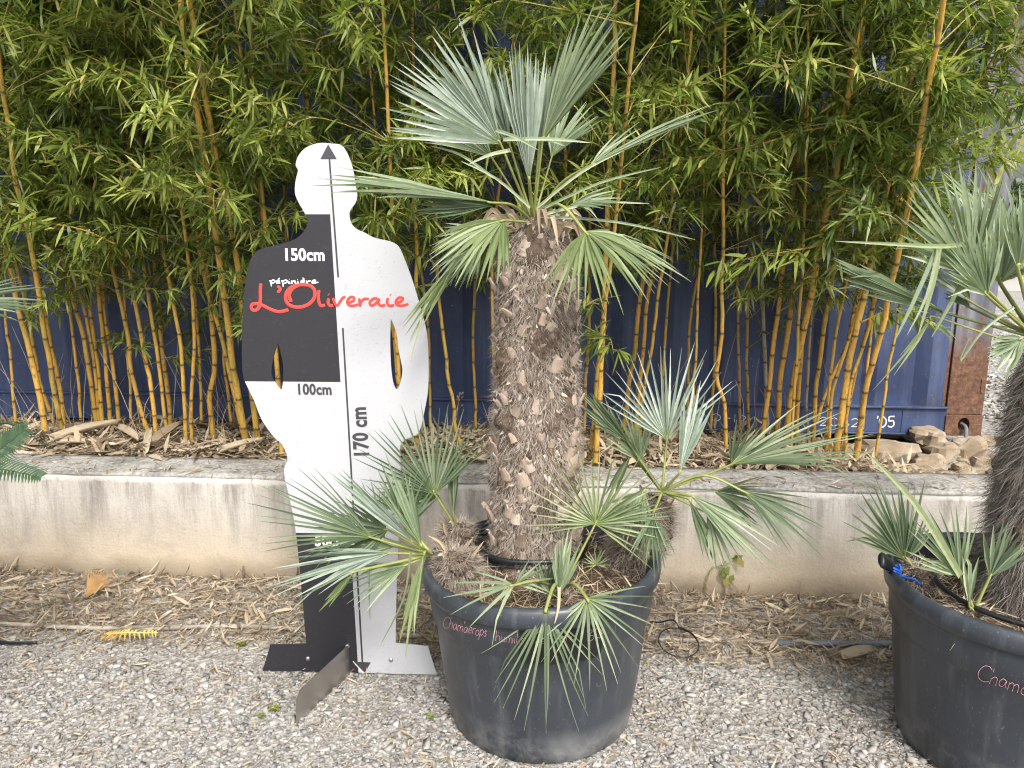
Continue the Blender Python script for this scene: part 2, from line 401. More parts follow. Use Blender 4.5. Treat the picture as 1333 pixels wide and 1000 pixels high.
mb.add(vs, fs); mb.build("coping", M['coping'], root)

# ------------------------------------------------------------------ shipping container
CA = R(4.5); CU = Vector((math.cos(CA), -math.sin(CA), 0)); CN = Vector((math.sin(CA), math.cos(CA), 0))
CE = at_y(1276, 572, 4.08); CE.z = 0; CZ = .33; CLEN = 6.06; CHT = 2.59
def cp(u, v, z): return CE + CU * u + CN * v + Vector((0, 0, CZ + z))     # u: 0 at the right end, negative to the left
root = thing("shipping_container", cp(0, 0, 0), "dark blue corrugated steel shipping container with rusty corner post behind the bamboo", "shipping container")
mb = MB(); prof = []; u = -CLEN + .2; pw = .278; uu = []
while u < -.23:
    for du, dv in ((0, .012), (.072, .012), (.140, .048), (.210, .048)):
        uu.append((min(u + du, -.19), dv))
    u += pw
uu = [q for q in uu if q[0] < -.19] + [(-.185, .03)]
vs = []
for (a, v) in uu: vs += [cp(a, v, .155), cp(a, v, CHT - .1)]
mb.add(vs, [(2 * i, 2 * i + 2, 2 * i + 3, 2 * i + 1) for i in range(len(uu) - 1)])
mb.build("side_panel", M['blue'], root, smooth=False)
def cbox(mb, u0, u1, v0, v1, z0, z1):
    c = (cp(u0, v0, z0) + cp(u1, v1, z1)) / 2
    mb.box(c, (abs(u1 - u0), abs(v1 - v0), z1 - z0), -CA)
mb = MB(); cbox(mb, -CLEN + .2, -.19, .006, .05, .01, .15); cbox(mb, -CLEN + .2, -.19, -.012, .05, .15, .162); cbox(mb, -CLEN + .2, -.19, -.006, .05, .0, .01)
for k in range(6): cbox(mb, -.42 - k * .95, -.425 - k * .95, .002, .01, .012, .148)
bevel(mb.build("bottom_rail", M['blue'], root, False), .003)
mb = MB(); cbox(mb, -CLEN + .2, -.19, -.004, .06, CHT - .1, CHT - .02); mb.build("top_rail", M['blue'], root, False)
mb = MB(); cbox(mb, -CLEN, 0, .07, 2.3, .09, CHT - .012); mb.build("box_body", M['void'], root, False)
for ue in (0, -CLEN):
    s = 1 if ue == 0 else -1
    mb = MB()
    a, b = sorted((ue, ue - s * .195)); cbox(mb, a + .002, b - .002, .004, .15, .12, CHT - .12)
    a, b = sorted((ue - s * .196, ue - s * .215)); cbox(mb, a, b, .018, .09, .12, CHT - .12)
    if ue == 0: cbox(mb, -.030, -.014, -.0015, .004, .24, .32)
    bevel(mb.build("corner_post", M['rust'], root, False), .004)
    # casting with a real oval hole in the face
    for z0 in (0, CHT - .118):
        mb = MB(); a, b = sorted((ue, ue - s * .195)); ca = (a + b) / 2
        n = 24; ring = []
        outer = []
        for k in range(n):
            an = 2 * math.pi * k / n; x = .030 * math.cos(an); z = .040 * math.sin(an)
            ring.append((ca + x, z0 + .062 + z))
            t = max(abs(math.cos(an)) / .0975, abs(math.sin(an)) / .059)
            outer.append((ca + math.cos(an) / t, z0 + .059 + math.sin(an) / t))
        vs = [cp(x, -.004, z) for x, z in outer] + [cp(x, -.004, z) for x, z in ring] + [cp(x, .045, z) for x, z in ring] + [cp(x, .17, z) for x, z in outer]
        fs = []
        for k in range(n):
            k2 = (k + 1) % n
            fs += [(k, k2, n + k2, n + k), (n + k, n + k2, 2 * n + k2, 2 * n + k), (k2, k, 3 * n + k, 3 * n + k2)]
        fs.append(tuple(2 * n + k for k in range(n))); mb.add(vs, fs)
        bevel(mb.build("corner_casting", M['rust'], root, False), .003)
CASTC = cp(-.0975, -.004, .062)
# painted yellow emblem on the side, mostly hidden by leaves
def fanpatch(u, z, r0, sq, a0):
    mb = MB()
    n = 22; vs = [cp(u, .008, z)]
    for k in range(n):
        an = 2 * math.pi * k / n; r = r0 * (1 + .22 * math.sin(3 * an + a0) + .1 * math.sin(7 * an)); vs.append(cp(u + r * math.cos(an), .008, z + r * sq * math.sin(an)))
    mb.add(vs, [(0, 1 + k, 1 + (k + 1) % n) for k in range(n)]); mb.build("emblem_patch", M['yellow'], root, False)
for (px, py, r, q) in ((1160, 285, .075, 1.0), (1188, 288, .05, 1.6), (1165, 194, .045, .8), (1182, 203, .035, .9), (1172, 300, .08, .5)):
    d = at_plane(px, py, cp(0, .008, 0), CN); du = (d - cp(0, 0, 0)).dot(CU); fanpatch(du, d.z - CZ, r * 1.35, q, px)

# stroke lettering -----------------------------------------------------------
GL = {  # handwritten strokes: x to the right, y up, x-height .5
 'C': (.75, [[(.7, .85), (.5, 1), (.2, .9), (.03, .5), (.15, .12), (.45, 0), (.72, .12)]]),
 'h': (.5, [[(.05, 1), (.05, 0)], [(.05, .3), (.2, .5), (.38, .45), (.4, 0)]]),
 'a': (.55, [[(.4, .42), (.22, .5), (.05, .3), (.1, .05), (.3, .05), (.42, .45), (.42, .1), (.52, 0)]]),
 'm': (.75, [[(.05, .5), (.05, 0)], [(.05, .35), (.18, .5), (.32, .4), (.33, 0)], [(.33, .35), (.45, .5), (.6, .4), (.62, 0)]]),
 'e': (.48, [[(.06, .25), (.38, .28), (.3, .5), (.1, .42), (.06, .12), (.22, 0), (.42, .08)]]),
 'r': (.4, [[(.05, .5), (.06, 0)], [(.06, .32), (.18, .5), (.34, .46)]]),
 'o': (.5, [[(.22, .5), (.04, .3), (.12, .03), (.34, .05), (.42, .32), (.22, .5)]]),
 'p': (.5, [[(.05, .5), (.06, -.42)], [(.06, .35), (.25, .52), (.42, .28), (.25, .02), (.07, .12)]]),
 's': (.4, [[(.32, .45), (.15, .5), (.08, .35), (.3, .18), (.2, 0), (.04, .05)]]),
 'u': (.5, [[(.05, .5), (.08, .08), (.28, .04), (.38, .5)], [(.38, .5), (.42, 0)]]),
 'i': (.22, [[(.1, .48), (.1, 0)], [(.1, .68), (.11, .72)]]),
 'l': (.22, [[(.08, 1), (.08, .05), (.16, 0)]]),
 'c': (.42, [[(.36, .42), (.2, .5), (.04, .28), (.14, .02), (.36, .06)]]),
 'f': (.4, [[(.36, .95), (.2, 1), (.14, .8), (.14, 0)], [(.02, .5), (.32, .5)]]),
 '3': (.5, [[(.05, .9), (.25, 1), (.4, .8), (.18, .55), (.42, .3), (.25, 0), (.03, .1)]]),
 '0': (.55, [[(.25, 1), (.05, .7), (.05, .3), (.25, 0), (.45, .3), (.45, .7), (.25, 1)]]),
 '5': (.55, [[(.45, 1), (.12, .95), (.1, .55), (.35, .6), (.42, .25), (.25, 0), (.03, .1)]]),
 '2': (.5, [[(.05, .8), (.22, 1), (.4, .8), (.3, .45), (.05, .02)], [(.05, .02), (.45, .04)]]),
 '6': (.5, [[(.38, 1), (.12, .65), (.06, .2), (.25, 0), (.42, .2), (.28, .45), (.08, .3)]]),
 '1': (.25, [[(.12, 1), (.12, 0)]]), '.': (.2, [[(.1, .02), (.12, .06)]]), "'": (.2, [[(.12, 1.05), (.08, .8)]]),
 '-': (.5, [[(.05, .45), (.4, .5)]]), ' ': (.4, []),
}
def write(mb, text, p0, p1, cap, proj, rad, nrm_fn, slope_noise=.0):
    """write along the pixel segment p0->p1; every point is projected onto the real surface"""
    tot = sum(GL[c][0] for c in text); x = 0; p0 = Vector(p0); p1 = Vector(p1); L = (p1 - p0).length; d = (p1 - p0).normalized(); up = Vector((d.y, -d.x))
    if up.y > 0: up = -up
    for c in text:
        wdt, strokes = GL[c]; jit = rng.uniform(-.05, .05)
        for st in strokes:
            pts = [p0 + d * ((x + a) / tot * L) + up * ((b + jit) * cap) for a, b in st]
            pts = smooth_path([Vector((q.x, q.y, 0)) for q in pts], 4)
            P = [proj(q.x, q.y) for q in pts]; mb.tube(P, rad, 5, flat=.4, flatn=nrm_fn(P[len(P) // 2]))
        x += wdt
def cproj(px, py): return at_plane(px, py, cp(0, .0045, 0), CN)
mb = MB()
write(mb, "'05", (1140, 556), (1166, 557), 14, cproj, .0045, lambda p: CN)
mb.build("chalk_number", M['chalk'], root, False); mb = MB()
write(mb, "2062", (1066, 554), (1120, 556), 11, cproj, .0022, lambda p: CN)
mb.build("chalk_number", M['chalk'], root, False); mb = MB()
write(mb, "0-12.1", (925, 548), (985, 552), 10, cproj, .0020, lambda p: CN)
mb.build("chalk_number", M['chalk'], root, False)
# lashing bar hanging from the casting
rb = thing("lashing_bar", CASTC + Vector((0, -.02, -.3)), "thin dark lashing bar poking out of the hole in the rusty container corner", "metal bar")
p_end = at_y(1240, 612, 3.86)
mb = MB(); P = smooth_path([CASTC + CN * .03, CASTC - CN * .03 + Vector((0, 0, -.015)), (CASTC + p_end) / 2 + Vector((.012, -.03, 0)), p_end], 5); mb.tube(P, .0105, 8); mb.build("bar", M['pipegrey'], rb)
mb = MB(); mb.tube([p_end + Vector((-.025, 0, .02)), p_end, p_end + Vector((.03, .01, -.03))], [.012, .017, .014], 8); mb.build("hook", M['pipegrey'], rb)

# ------------------------------------------------------------------ rocks
def blob(c, size, seed, pw=.55, sub=3, noise_a=.12):
    me_v = []; n = 10; m = 7; vs = []; fs = []
    for j in range(m + 1):
        ph = -math.pi / 2 + math.pi * j / m
        for i in range(n):
            th = 2 * math.pi * i / n
            x, y, z = math.cos(ph) * math.cos(th), math.cos(ph) * math.sin(th), math.sin(ph)
            g = lambda q: math.copysign(abs(q) ** pw, q)
            v = Vector((g(x), g(y), g(z))); k = 1 + noise_a * noise.noise(v * 1.6 + Vector((seed, seed * 1.7, 0))) * 2 + .16 * noise.noise(v * 5 + Vector((seed, 0, 0)))
            vs.append(Vector((v.x * size[0] * k, v.y * size[1] * k, v.z * size[2] * k)))
    rot = Matrix.Rotation(seed * 1.3 % .6 - .3, 3, 'Z') @ Matrix.Rotation((seed * .7) % .3 - .15, 3, 'Y')
    vs = [Vector(c) + rot @ v for v in vs]
    for j in range(m):
        for i in range(n): fs.append((j * n + i, j * n + (i + 1) % n, (j + 1) * n + (i + 1) % n, (j + 1) * n + i))
    return vs, fs
ROCKS = [  # pixel centre, depth, half size (m), label
    (1160, 589, 3.78, (.145, .09, .062), "long squared tan stone block under the container rail"),
    (1100, 592, 3.86, (.07, .07, .05), "small brown stone left of the long tan block"),
    (1216, 575, 3.98, (.06, .07, .05), "shadowed stone just below the right end of the blue rail"),
    (1208, 605, 3.62, (.085, .06, .055), "rounded ochre stone left of the hanging lashing bar"),
    (1262, 588, 3.90, (.085, .06, .075), "tall pale angular stone right under the rusty corner casting"),
    (1228, 592, 3.78, (.075, .06, .06), "cream stone behind the lower end of the lashing bar"),
    (1255, 613, 3.56, (.05, .05, .035), "small whitish stone at the foot of the lashing bar by the wall top"),
    (1276, 606, 3.68, (.045, .05, .05), "small reddish tan stone nearest the right palm trunk"),
    (1180, 612, 3.52, (.05, .04, .03), "flat low stone in front of the long tan block"),
    (1130, 607, 3.56, (.045, .05, .03), "little grey stone beside the rightmost bamboo foot"),
    (1205, 566, 4.05, (.09, .08, .04), "dark stone wedged beneath the container rail"),
    (1283, 575, 4.2, (.05, .05, .045), "grey stone behind the corner casting on the gravel yard"),
]
for i, (px, py, Y, s, lab) in enumerate(ROCKS):
    c = at_y(px, py, Y); vs, fs = blob(c, s, i * 3.1 + 1, .72, noise_a=.2); mb = MB(); mb.add(vs, fs)
    tag(mb.build("stone", M['rock'], smooth=False, loc=(c.x, c.y, c.z - s[2])), lab, "stone", "stones propped under the container")
mb = MB()   # blocks that carry the container
for u in (-.35, -5.7, -3.1): mb = MB(); cbox(mb, u - .15, u + .15, .3, .55, -.14, -.002); tag(bevel(mb.build("support_block", M['rock'], None, False, loc=tuple(cp(u, .42, -.14))), .01), {-.35: "stone block carrying the right end of the container", -5.7: "stone block carrying the far left end of the container", -3.1: "stone block carrying the middle of the container"}[u], "stone block", "blocks under the container")

# rubble among the stones
def scatter_stones(n, pts_fn, smin, smax, mu, sig, seed):
    r = np.random.RandomState(seed)
    ph = (1 + 5 ** .5) / 2
    ico = np.array([(-1, ph, 0), (1, ph, 0), (-1, -ph, 0), (1, -ph, 0), (0, -1, ph), (0, 1, ph), (0, -1, -ph), (0, 1, -ph), (ph, 0, -1), (ph, 0, 1), (-ph, 0, -1), (-ph, 0, 1)]) / 1.9
    fc = np.array([(0, 11, 5), (0, 5, 1), (0, 1, 7), (0, 7, 10), (0, 10, 11), (1, 5, 9), (5, 11, 4), (11, 10, 2), (10, 7, 6), (7, 1, 8), (3, 9, 4), (3, 4, 2), (3, 2, 6), (3, 6, 8), (3, 8, 9), (4, 9, 5), (2, 4, 11), (6, 2, 10), (8, 6, 7), (9, 8, 1)])
    ico = np.array([(-1, -1, -1), (1, -1, -1), (1, 1, -1), (-1, 1, -1), (-1, -1, 1), (1, -1, 1), (1, 1, 1), (-1, 1, 1)]) / 1.5
    fc = np.array([(0, 2, 1), (0, 3, 2), (4, 5, 6), (4, 6, 7), (0, 1, 5), (0, 5, 4), (1, 2, 6), (1, 6, 5), (2, 3, 7), (2, 7, 6), (3, 0, 4), (3, 4, 7)])
    P = pts_fn(n, r); sz = np.clip(np.exp(r.normal(math.log(mu), sig, n)), smin, smax)
    V = ico[None] * (1 + r.uniform(-.42, .25, (n, 8, 3)))
    V = V * (sz[:, None, None] * r.uniform([.75, .5, .22], [1.35, 1.05, .55], (n, 3))[:, None, :])
    a = r.uniform(0, 6.28, n); tl = r.normal(0, .5, n); ca, sa = np.cos(a), np.sin(a); ct, st = np.cos(tl), np.sin(tl)
    x, y, z = V[..., 0].copy(), V[..., 1].copy(), V[..., 2].copy()
    y2 = y * ct[:, None] - z * st[:, None]; z2 = y * st[:, None] + z * ct[:, None]
    V[..., 0] = x * ca[:, None] - y2 * sa[:, None]; V[..., 1] = x * sa[:, None] + y2 * ca[:, None]; V[..., 2] = z2
    V += P[:, None, :]; V[..., 2] += (sz * .22)[:, None]
    Fc = fc[None] + (np.arange(n) * 8)[:, None, None]
    att = np.repeat(r.beta(2, 2, n), 8)
    return V.reshape(-1, 3), Fc.reshape(-1, 3), att
def np_gz(x, y): return np.array([gz(a, b) for a, b in zip(x, y)])
def path_pts(n, r):
    # dense in front, thinning into the leaf litter by the wall
    x = r.uniform(-2.6, 2.9, n); y = r.uniform(1.35, 2.92, n) - .0699 * x * (1)
    bare = np.array([noise.noise(Vector((a * 2.2, b * 3.0, 7))) for a, b in zip(x, y)]) + r.normal(0, .12, n)
    mv = (bare > .12) & (r.uniform(0, 1, n) < .75); x = np.where(mv, r.uniform(-2.6, 2.9, n), x)
    keep = r.uniform(0, 1, n) < np.clip((2.72 - (y + .07 * x)) / .5, .10, 1)
    y = np.where(keep, y, r.uniform(1.4, 2.35, n)); return np.stack([x, y, np_gz(x, y)], 1)
V1, F1, a1 = scatter_stones(60000, path_pts, .0014, .016, .0044, .5, 3)
V2, F2, a2 = scatter_stones(3600, path_pts, .007, .024, .0105, .32, 4)
me = np_mesh("gravel", np.concatenate([V1, V2]), np.concatenate([F1, F2 + len(V1)]), {"v": np.concatenate([a1, a2])})
tag(link_mesh("gravel", me, M['stone'], smooth=False), "loose pale grey crushed gravel in front of the pots", "gravel", kind="stuff")
def rub_pts(n, r):
    u = r.uniform(1.25, 3.2, n); v = r.uniform(WT + .02, 1.3, n)
    P = np.array([tuple(wp(a, b, 0)) for a, b in zip(u, v)]); P[:, 2] = [bz(a, b) for a, b in zip(u, v)]; return P
V1, F1, a1 = scatter_stones(2600, rub_pts, .006, .06, .017, .6, 5)
tag(link_mesh("rubble", np_mesh("rubble", V1, F1, {"v": a1 * .4 + .5}), M['rock'], smooth=False), "small broken stones lying around the larger blocks under the container corner", "rubble", kind="stuff")
def yard_pts(n, r):
    d = r.uniform(0, 1, n) ** 1.7 * 9 + .6; u = r.uniform(0, 1, n) * (.9 + d * .55) + 2.3 + d * .30
    P = np.array([tuple(wp(a, b, 0)) for a, b in zip(u, d)]); P[:, 2] = [yz(a, b) for a, b in zip(u, d)]; return P
V1, F1, a1 = scatter_stones(9000, yard_pts, .006, .04, .017, .4, 6)
tag(link_mesh("yard_gravel", np_mesh("yard_gravel", V1, F1, {"v": a1 * .6 + .4}), M['stone'], smooth=False), "bright coarse gravel of the yard beyond the container corner", "gravel", kind="stuff")

# ------------------------------------------------------------------ blades (leaves, litter) in bulk
def blades(P, D, S, L, W, v, droop=None, curl=0.0, prof=(.25, 1, .78, 0), ts=(0, .28, .66, 1)):
    """4-station lanceolate blades; D dir, S side, all (n,3)"""
    n = len(P); D = D / np.linalg.norm(D, axis=1)[:, None]; S = S - (S * D).sum(1)[:, None] * D; S /= np.linalg.norm(S, axis=1)[:, None] + 1e-9
    N = np.cross(D, S); st = []
    for t, pw in zip(ts, prof):
        c = P + D * (L * t)[:, None]
        if droop is not None: c = c - np.array([0, 0, 1.0]) * (droop * L * t * t)[:, None]
        c = c + N * (curl * L * t * t)[:, None] if not np.isscalar(curl) else c
        st.append((c, pw))
    vs = []
    for c, pw in st[:-1]:
        vs += [c - S * (W * pw / 2)[:, None], c + S * (W * pw / 2)[:, None]]
    vs.append(st[-1][0]); V = np.stack(vs, 1); k = V.shape[1]
    q = np.array([(0, 1, 3), (0, 3, 2), (2, 3, 5), (2, 5, 4), (4, 5, 6)])
    Fc = q[None] + (np.arange(n) * k)[:, None, None]
    t_at = np.tile(np.array([ts[0], ts[0], ts[1], ts[1], ts[2], ts[2], 1.0]), n)
    return V.reshape(-1, 3), Fc.reshape(-1, 3), np.repeat(v, k), t_at
def unit_rand(r, n): x = r.normal(0, 1, (n, 3)); return x / np.linalg.norm(x, axis=1)[:, None]
def litter(name, P, r, lmin, lmax, wmin, wmax, label, tilt=.25, mat='litter', up=.012):
    n = len(P); a = r.uniform(0, 6.28, n); el = r.normal(0.05, tilt, n)
    D = np.stack([np.cos(a) * np.cos(el), np.sin(a) * np.cos(el), np.sin(el)], 1); ra = r.normal(0, .5, n)
    S = np.stack([-np.sin(a) * np.cos(ra), np.cos(a) * np.cos(ra), np.sin(ra)], 1); L = r.uniform(lmin, lmax, n)
    P = P + np.stack([0 * L, 0 * L, r.uniform(0, up, n) + .004 + np.abs(np.sin(el)) * L * .3], 1)
    V, Fc, v, t = blades(P, D, S, L, r.uniform(wmin, wmax, n), np.clip(r.beta(2, 1.6, n), 0, 1), droop=np.abs(r.normal(0, .12, n)), curl=r.normal(0, .22, n))
    return V, Fc, v, t
r5 = np.random.RandomState(21)
def strip(n, u0, u1, v0, v1, zf, bias=None):
    u = r5.uniform(u0, u1, n); v = r5.uniform(0, 1, n)
    if bias: v = v ** bias
    v = v0 + (v1 - v0) * v; P = np.array([tuple(wp(a, b, 0)) for a, b in zip(u, v)]); P[:, 2] = [zf(a, b) for a, b in zip(P[:, 0], P[:, 1])]; return P
Pg = strip(13000, -2.9, 3.0, -.03, -.56, gz, 1.2)
out = [litter("a", Pg, r5, .012, .05, .0025, .008, "", .3)]
Pg = strip(2200, -2.9, 3.0, -.03, -.50, gz, 1.3); out.append(litter("a2", Pg, r5, .05, .10, .006, .013, "", .3, up=.02))
Pg = strip(5500, -2.8, 2.8, -.42, -1.35, gz, 1.9); out.append(litter("b", Pg, r5, .012, .06, .0015, .006, ""))
Pg = strip(5000, -2.9, 3.0, -.03, -.5, gz, 1.0); out.append(litter("c", Pg, r5, .04, .13, .0012, .0025, "", .12))
def merge(lst):
    off = 0; Vs = []; Fs = []; As = []; Ts = []
    for V, Fc, v, t in lst: Vs.append(V); Fs.append(Fc + off); As.append(v); Ts.append(t); off += len(V)
    return np.concatenate(Vs), np.concatenate(Fs), {"v": np.concatenate(As), "t": np.concatenate(Ts)}
V, Fc, at = merge(out)
tag(link_mesh("leaf_litter", np_mesh("leaf_litter", V, Fc, at), M['litter'], smooth=False), "dry straw-coloured bamboo leaves lying along the foot of the wall", "leaf litter", kind="stuff")
def bzw(x, y):
    q = Vector((x, y, 0)) - W0; return bz(q.dot(WU), q.dot(WN))
Pg = strip(9000, -4.2, 1.9, WT - .02, 1.25, bzw, 1.1); out = [litter("d", Pg, r5, .04, .13, .006, .018, "", .3, up=.03)]
Pg = strip(750, -4.2, 1.15, WT - .02, 1.2, bzw, 1.2); out.append(litter("e", Pg, r5, .08, .2, .016, .04, "", .22, up=.035))
Pg = strip(4000, -4.2, 2.9, WT - .02, 1.25, bzw, 1.1); out.append(litter("f", Pg, r5, .06, .2, .0015, .003, "", .3))
Pg = strip(700, -4, 2.9, .02, WT - .02, lambda x, y: WH + .004, 3.0); out.append(litter("g", Pg, r5, .02, .07, .003, .008, "", .08, up=.004))
V, Fc, at = merge(out)
tag(link_mesh("sheath_litter", np_mesh("sheath_litter", V, Fc, at), M['litter'], smooth=False), "dry tan culm sheaths and leaves heaped around the bamboo feet behind the wall", "leaf litter", kind="stuff")

# big dry sheaths one can point at
def sheath(p, q, wd, lab, up=(0, 0, 1)):
    p, q = Vector(p), Vector(q); d = (q - p); L = d.length; d.normalize(); s = d.cross(Vector(up)).normalized(); n = s.cross(d); vs = []; fs = []; K = 9; J = 5
    for i in range(K):
        t = i / (K - 1); w_ = wd * (math.sin(math.pi * min(1, t * .85 + .15)) ** .6) * .5 + .001
        for j in range(J):
            a = (j / (J - 1) - .5) * 2; vs.append(p + d * (L * t) + s * (w_ * a) + n * (.35 * wd * (a * a) - .0 + .03 * L * math.sin(3 * t)))
    for i in range(K - 1):
        for j in range(J - 1): fs.append((i * J + j, i * J + j + 1, (i + 1) * J + j + 1, (i + 1) * J + j))
    mb = MB(); mb.add(vs, fs, rng.uniform(.55, .9)); o = mb.build("culm_sheath", M['litter'], loc=tuple(p)); m = o.modifiers.new("th", 'SOLIDIFY'); m.thickness = .0012
    return tag(o, lab, "dry sheath", "large dry culm sheaths")
def zb_at(px, py): return at_z(px, py, .45)
sheath(zb_at(68, 575), zb_at(160, 553), .085, "broad pale dry sheath arching beside the leftmost bamboo canes")
sheath(zb_at(75, 578), zb_at(120, 578), .05, "narrow dry sheath lying flat right at the wall top, left side")
sheath(zb_at(200, 578), zb_at(238, 553), .06, "upturned tan sheath between the left bamboo clumps")
sheath(zb_at(190, 590), zb_at(196, 558), .03, "slim dry sheath standing on end above the wall")
sheath(zb_at(285, 590), zb_at(345, 575), .06, "wide dry sheath lying just left of the board")
sheath(zb_at(150, 556), zb_at(180, 575), .05, "short curled sheath pointing down to the wall")
sheath(zb_at(985, 600), zb_at(1040, 612), .05, "long dry sheath lying under the right bamboo clump")
sheath(zb_at(1000, 612), zb_at(1035, 590), .04, "tilted dry sheath leaning in the right bamboo clump")
sheath(zb_at(700, 590), zb_at(640, 600), .05, "dry sheath lying behind the big palm trunk")
sheath(at_z(1098, 858, .02), at_z(1140, 848, .03), .05, "pinkish dry sheath on the gravel left of the right pot")
# ------------------------------------------------------------------ bamboo
NODE = .17
LEAF_LO = 1.0
def cane(pts, wpx, Yb, label, group, v=None, dens=1.0, zmin=None, lean=.22, seed=0, cut=None, extend=-420):
    """pts: pixel path from the foot up"""
    r = np.random.RandomState(seed + 100); (x0, y0) = pts[0]
    pts = list(pts)
    if cut is None:
        (xa, ya), (xb, yb) = pts[-2], pts[-1]; sl = (xb - xa) / (yb - ya); sl = max(-.45, min(.45, sl)) * .9
        pts.append((xb + sl * (extend - yb) * .5, yb + (extend - yb) * .5)); pts.append((xb + sl * (extend - yb) + r.normal(0, 15), extend))
    P = [at_y(px, py, Yb - lean * max(0, (y0 - py)) / 600) for px, py in pts]
    P[0].z -= .03
    P = smooth_path(P, 8)
    # resample by arc length, nodes every NODE
    cum = [0]
    for a, b in zip(P[:-1], P[1:]): cum.append(cum[-1] + (b - a).length)
    L = cum[-1]
    def pos(s):
        for i in range(len(P) - 1):
            if s <= cum[i + 1] or i == len(P) - 2: return P[i].lerp(P[i + 1], min(1, max(0, (s - cum[i]) / max(1e-6, cum[i + 1] - cum[i]))))
    zc = Yb * math.cos(PITCH) + (CH - P[0].z) * math.sin(PITCH); r0 = wpx * .82 * zc / 1000 / 2
    stn = []; rad = []; tt = []; s = 0.0; k = 0; nodes = []
    off = r.uniform(0, NODE)
    sp = NODE * r.uniform(.9, 1.25)
    while s < L:
        nodes.append(s); g = s / L; rr = r0 * (1.06 - .62 * g ** 1.3)
        zig = Vector((r.normal(0, .0022), r.normal(0, .0022), 0))
        for ds, kr, kt in ((0.0, 1.0, 0), (.004, 1.13, .3), (.009, 1.03, 1.0), (.013, 1.0, .8), (.019, .98, .1), (sp * .5, .985, 0)):
            if s + ds < L: stn.append(pos(s + ds) + zig); rad.append(rr * kr); tt.append(kt)
        s += sp * (.62 + .38 * min(1, s / .8 + .1)) * r.uniform(.92, 1.08)
    loc = tuple(P[0])
    v = v if v is not None else float(np.clip(r.normal(.5, .2), .05, .82))
    root = thing("bamboo_cane", loc, label, "bamboo", group)
    mb = MB(); mb.tube(stn, rad, 9, a=v, tt=tt); mb.build("culm", M['cane'], root)
    # side branches and leaves
    if dens < .5: return root
    nbr = 0; tw = MB(); BP = []; BD = []; BV = []; zlo = (zmin if zmin is not None else LEAF_LO) - .04 + abs(r.normal(0, .18)) - (.25 if r.uniform() < .25 else 0)
    for s in nodes:
        p = pos(s)
        if p.z < zlo: continue
        thick = min(1.0, .28 + (p.z - zlo) / .5)
        nb = 1 + int(r.uniform() < .8 * thick * dens) + int(r.uniform() < .5 * thick * dens) + int(r.uniform() < .2 * thick * dens)
        if r.uniform() > thick * dens * 1.0: continue
        nbr += nb
        for b in range(nb):
            az = r.uniform(0, 2 * math.pi); 
            if r.uniform() < (.3 if lean > .7 else .62): az = -math.pi / 2 + r.normal(0, .9)
            el = r.uniform(.15, .95); bl = r.uniform(.22, .62) * (1.0 if p.z > 1.4 else .7)
            d = Vector((math.cos(az) * math.cos(el), math.sin(az) * math.cos(el), math.sin(el)))
            q = [p + Vector((0, 0, 0)), p + d * bl * .5, p + d * bl * .85 + Vector((0, 0, -.06 * bl)), p + d * bl * 1.1 + Vector((0, 0, -.25 * bl))]
            # keep clear of the container side and of the board in front
            for z_ in q[1:]:
                dv = (z_ - CE).dot(CN)
                if dv > -.06: z_ -= CN * (dv + .06)
                if z_.y < 2.72: z_.y = 2.72 + r.uniform(0, .05)
            cv = r.normal(0, .15); q = smooth_path(q, 3); tw.tube(q, [.0028 - .0018 * i / (len(q) - 1) for i in range(len(q))], 3, cap=False)
            nt = int(r.randint(6, 11) * (bl / .42) + 1)
            for j in range(nt):
                f = .25 + .75 * (j + r.uniform(0, .8)) / nt; i = min(len(q) - 1, int(f * (len(q) - 1))); o = q[i]
                a2 = r.uniform(0, 6.28); dd = Vector((math.cos(a2), math.sin(a2), r.uniform(-.45, .45))) + d * .8; dd.normalize(); tl = r.uniform(.03, .11)
                e = o + dd * tl
                if e.y < 2.62: e.y = 2.62
                tw.tube([o, e], [.0012, .0007], 3, cap=False)
                for m_ in range(r.randint(6, 14)):
                    BV.append(cv); BP.append(tuple(o.lerp(e, .4 + .6 * r.uniform()))); l = dd * .75 + Vector(r.normal(0, .55, 3)) + Vector((0, 0, -.35)); BD.append(tuple(l))
    if nbr >= 9: tw.build("branch", M['twig'], root)
    if BP and nbr >= 9:
        BP = np.array(BP); BD = np.array(BD); n = len(BP); S = np.cross(BD, np.array([0, 0, 1.0])) + r.normal(0, .45, (n, 3))
        V, Fc, va, ta = blades(BP, BD, S, r.uniform(.045, .11, n), r.uniform(.007, .0132, n), np.where(r.uniform(0, 1, n) > .975, r.uniform(.95, 1, n), np.clip(r.beta(2.2, 2.6, n) + np.array(BV), 0, .93)), droop=np.abs(r.normal(.12, .12, n)), curl=r.normal(0, .1, n))
        # nothing pokes through the container side
        dv = (V[:, 0] - CE.x) * CN.x + (V[:, 1] - CE.y) * CN.y; m_ = dv > -.012; V[m_, 0] -= CN.x * (dv[m_] + .012); V[m_, 1] -= CN.y * (dv[m_] + .012)
        link_mesh("foliage", np_mesh("foliage", V, Fc, {"v": va, "t": ta}), M['bleaf'], root, smooth=False)
    return root
GR = {'L': "bamboo canes left of the board", 'B': "bamboo canes behind the board", 'M': "bamboo canes between the board and the big palm", 'C': "bamboo canes just right of the big palm trunk", 'R': "bamboo canes of the right-hand clump"}
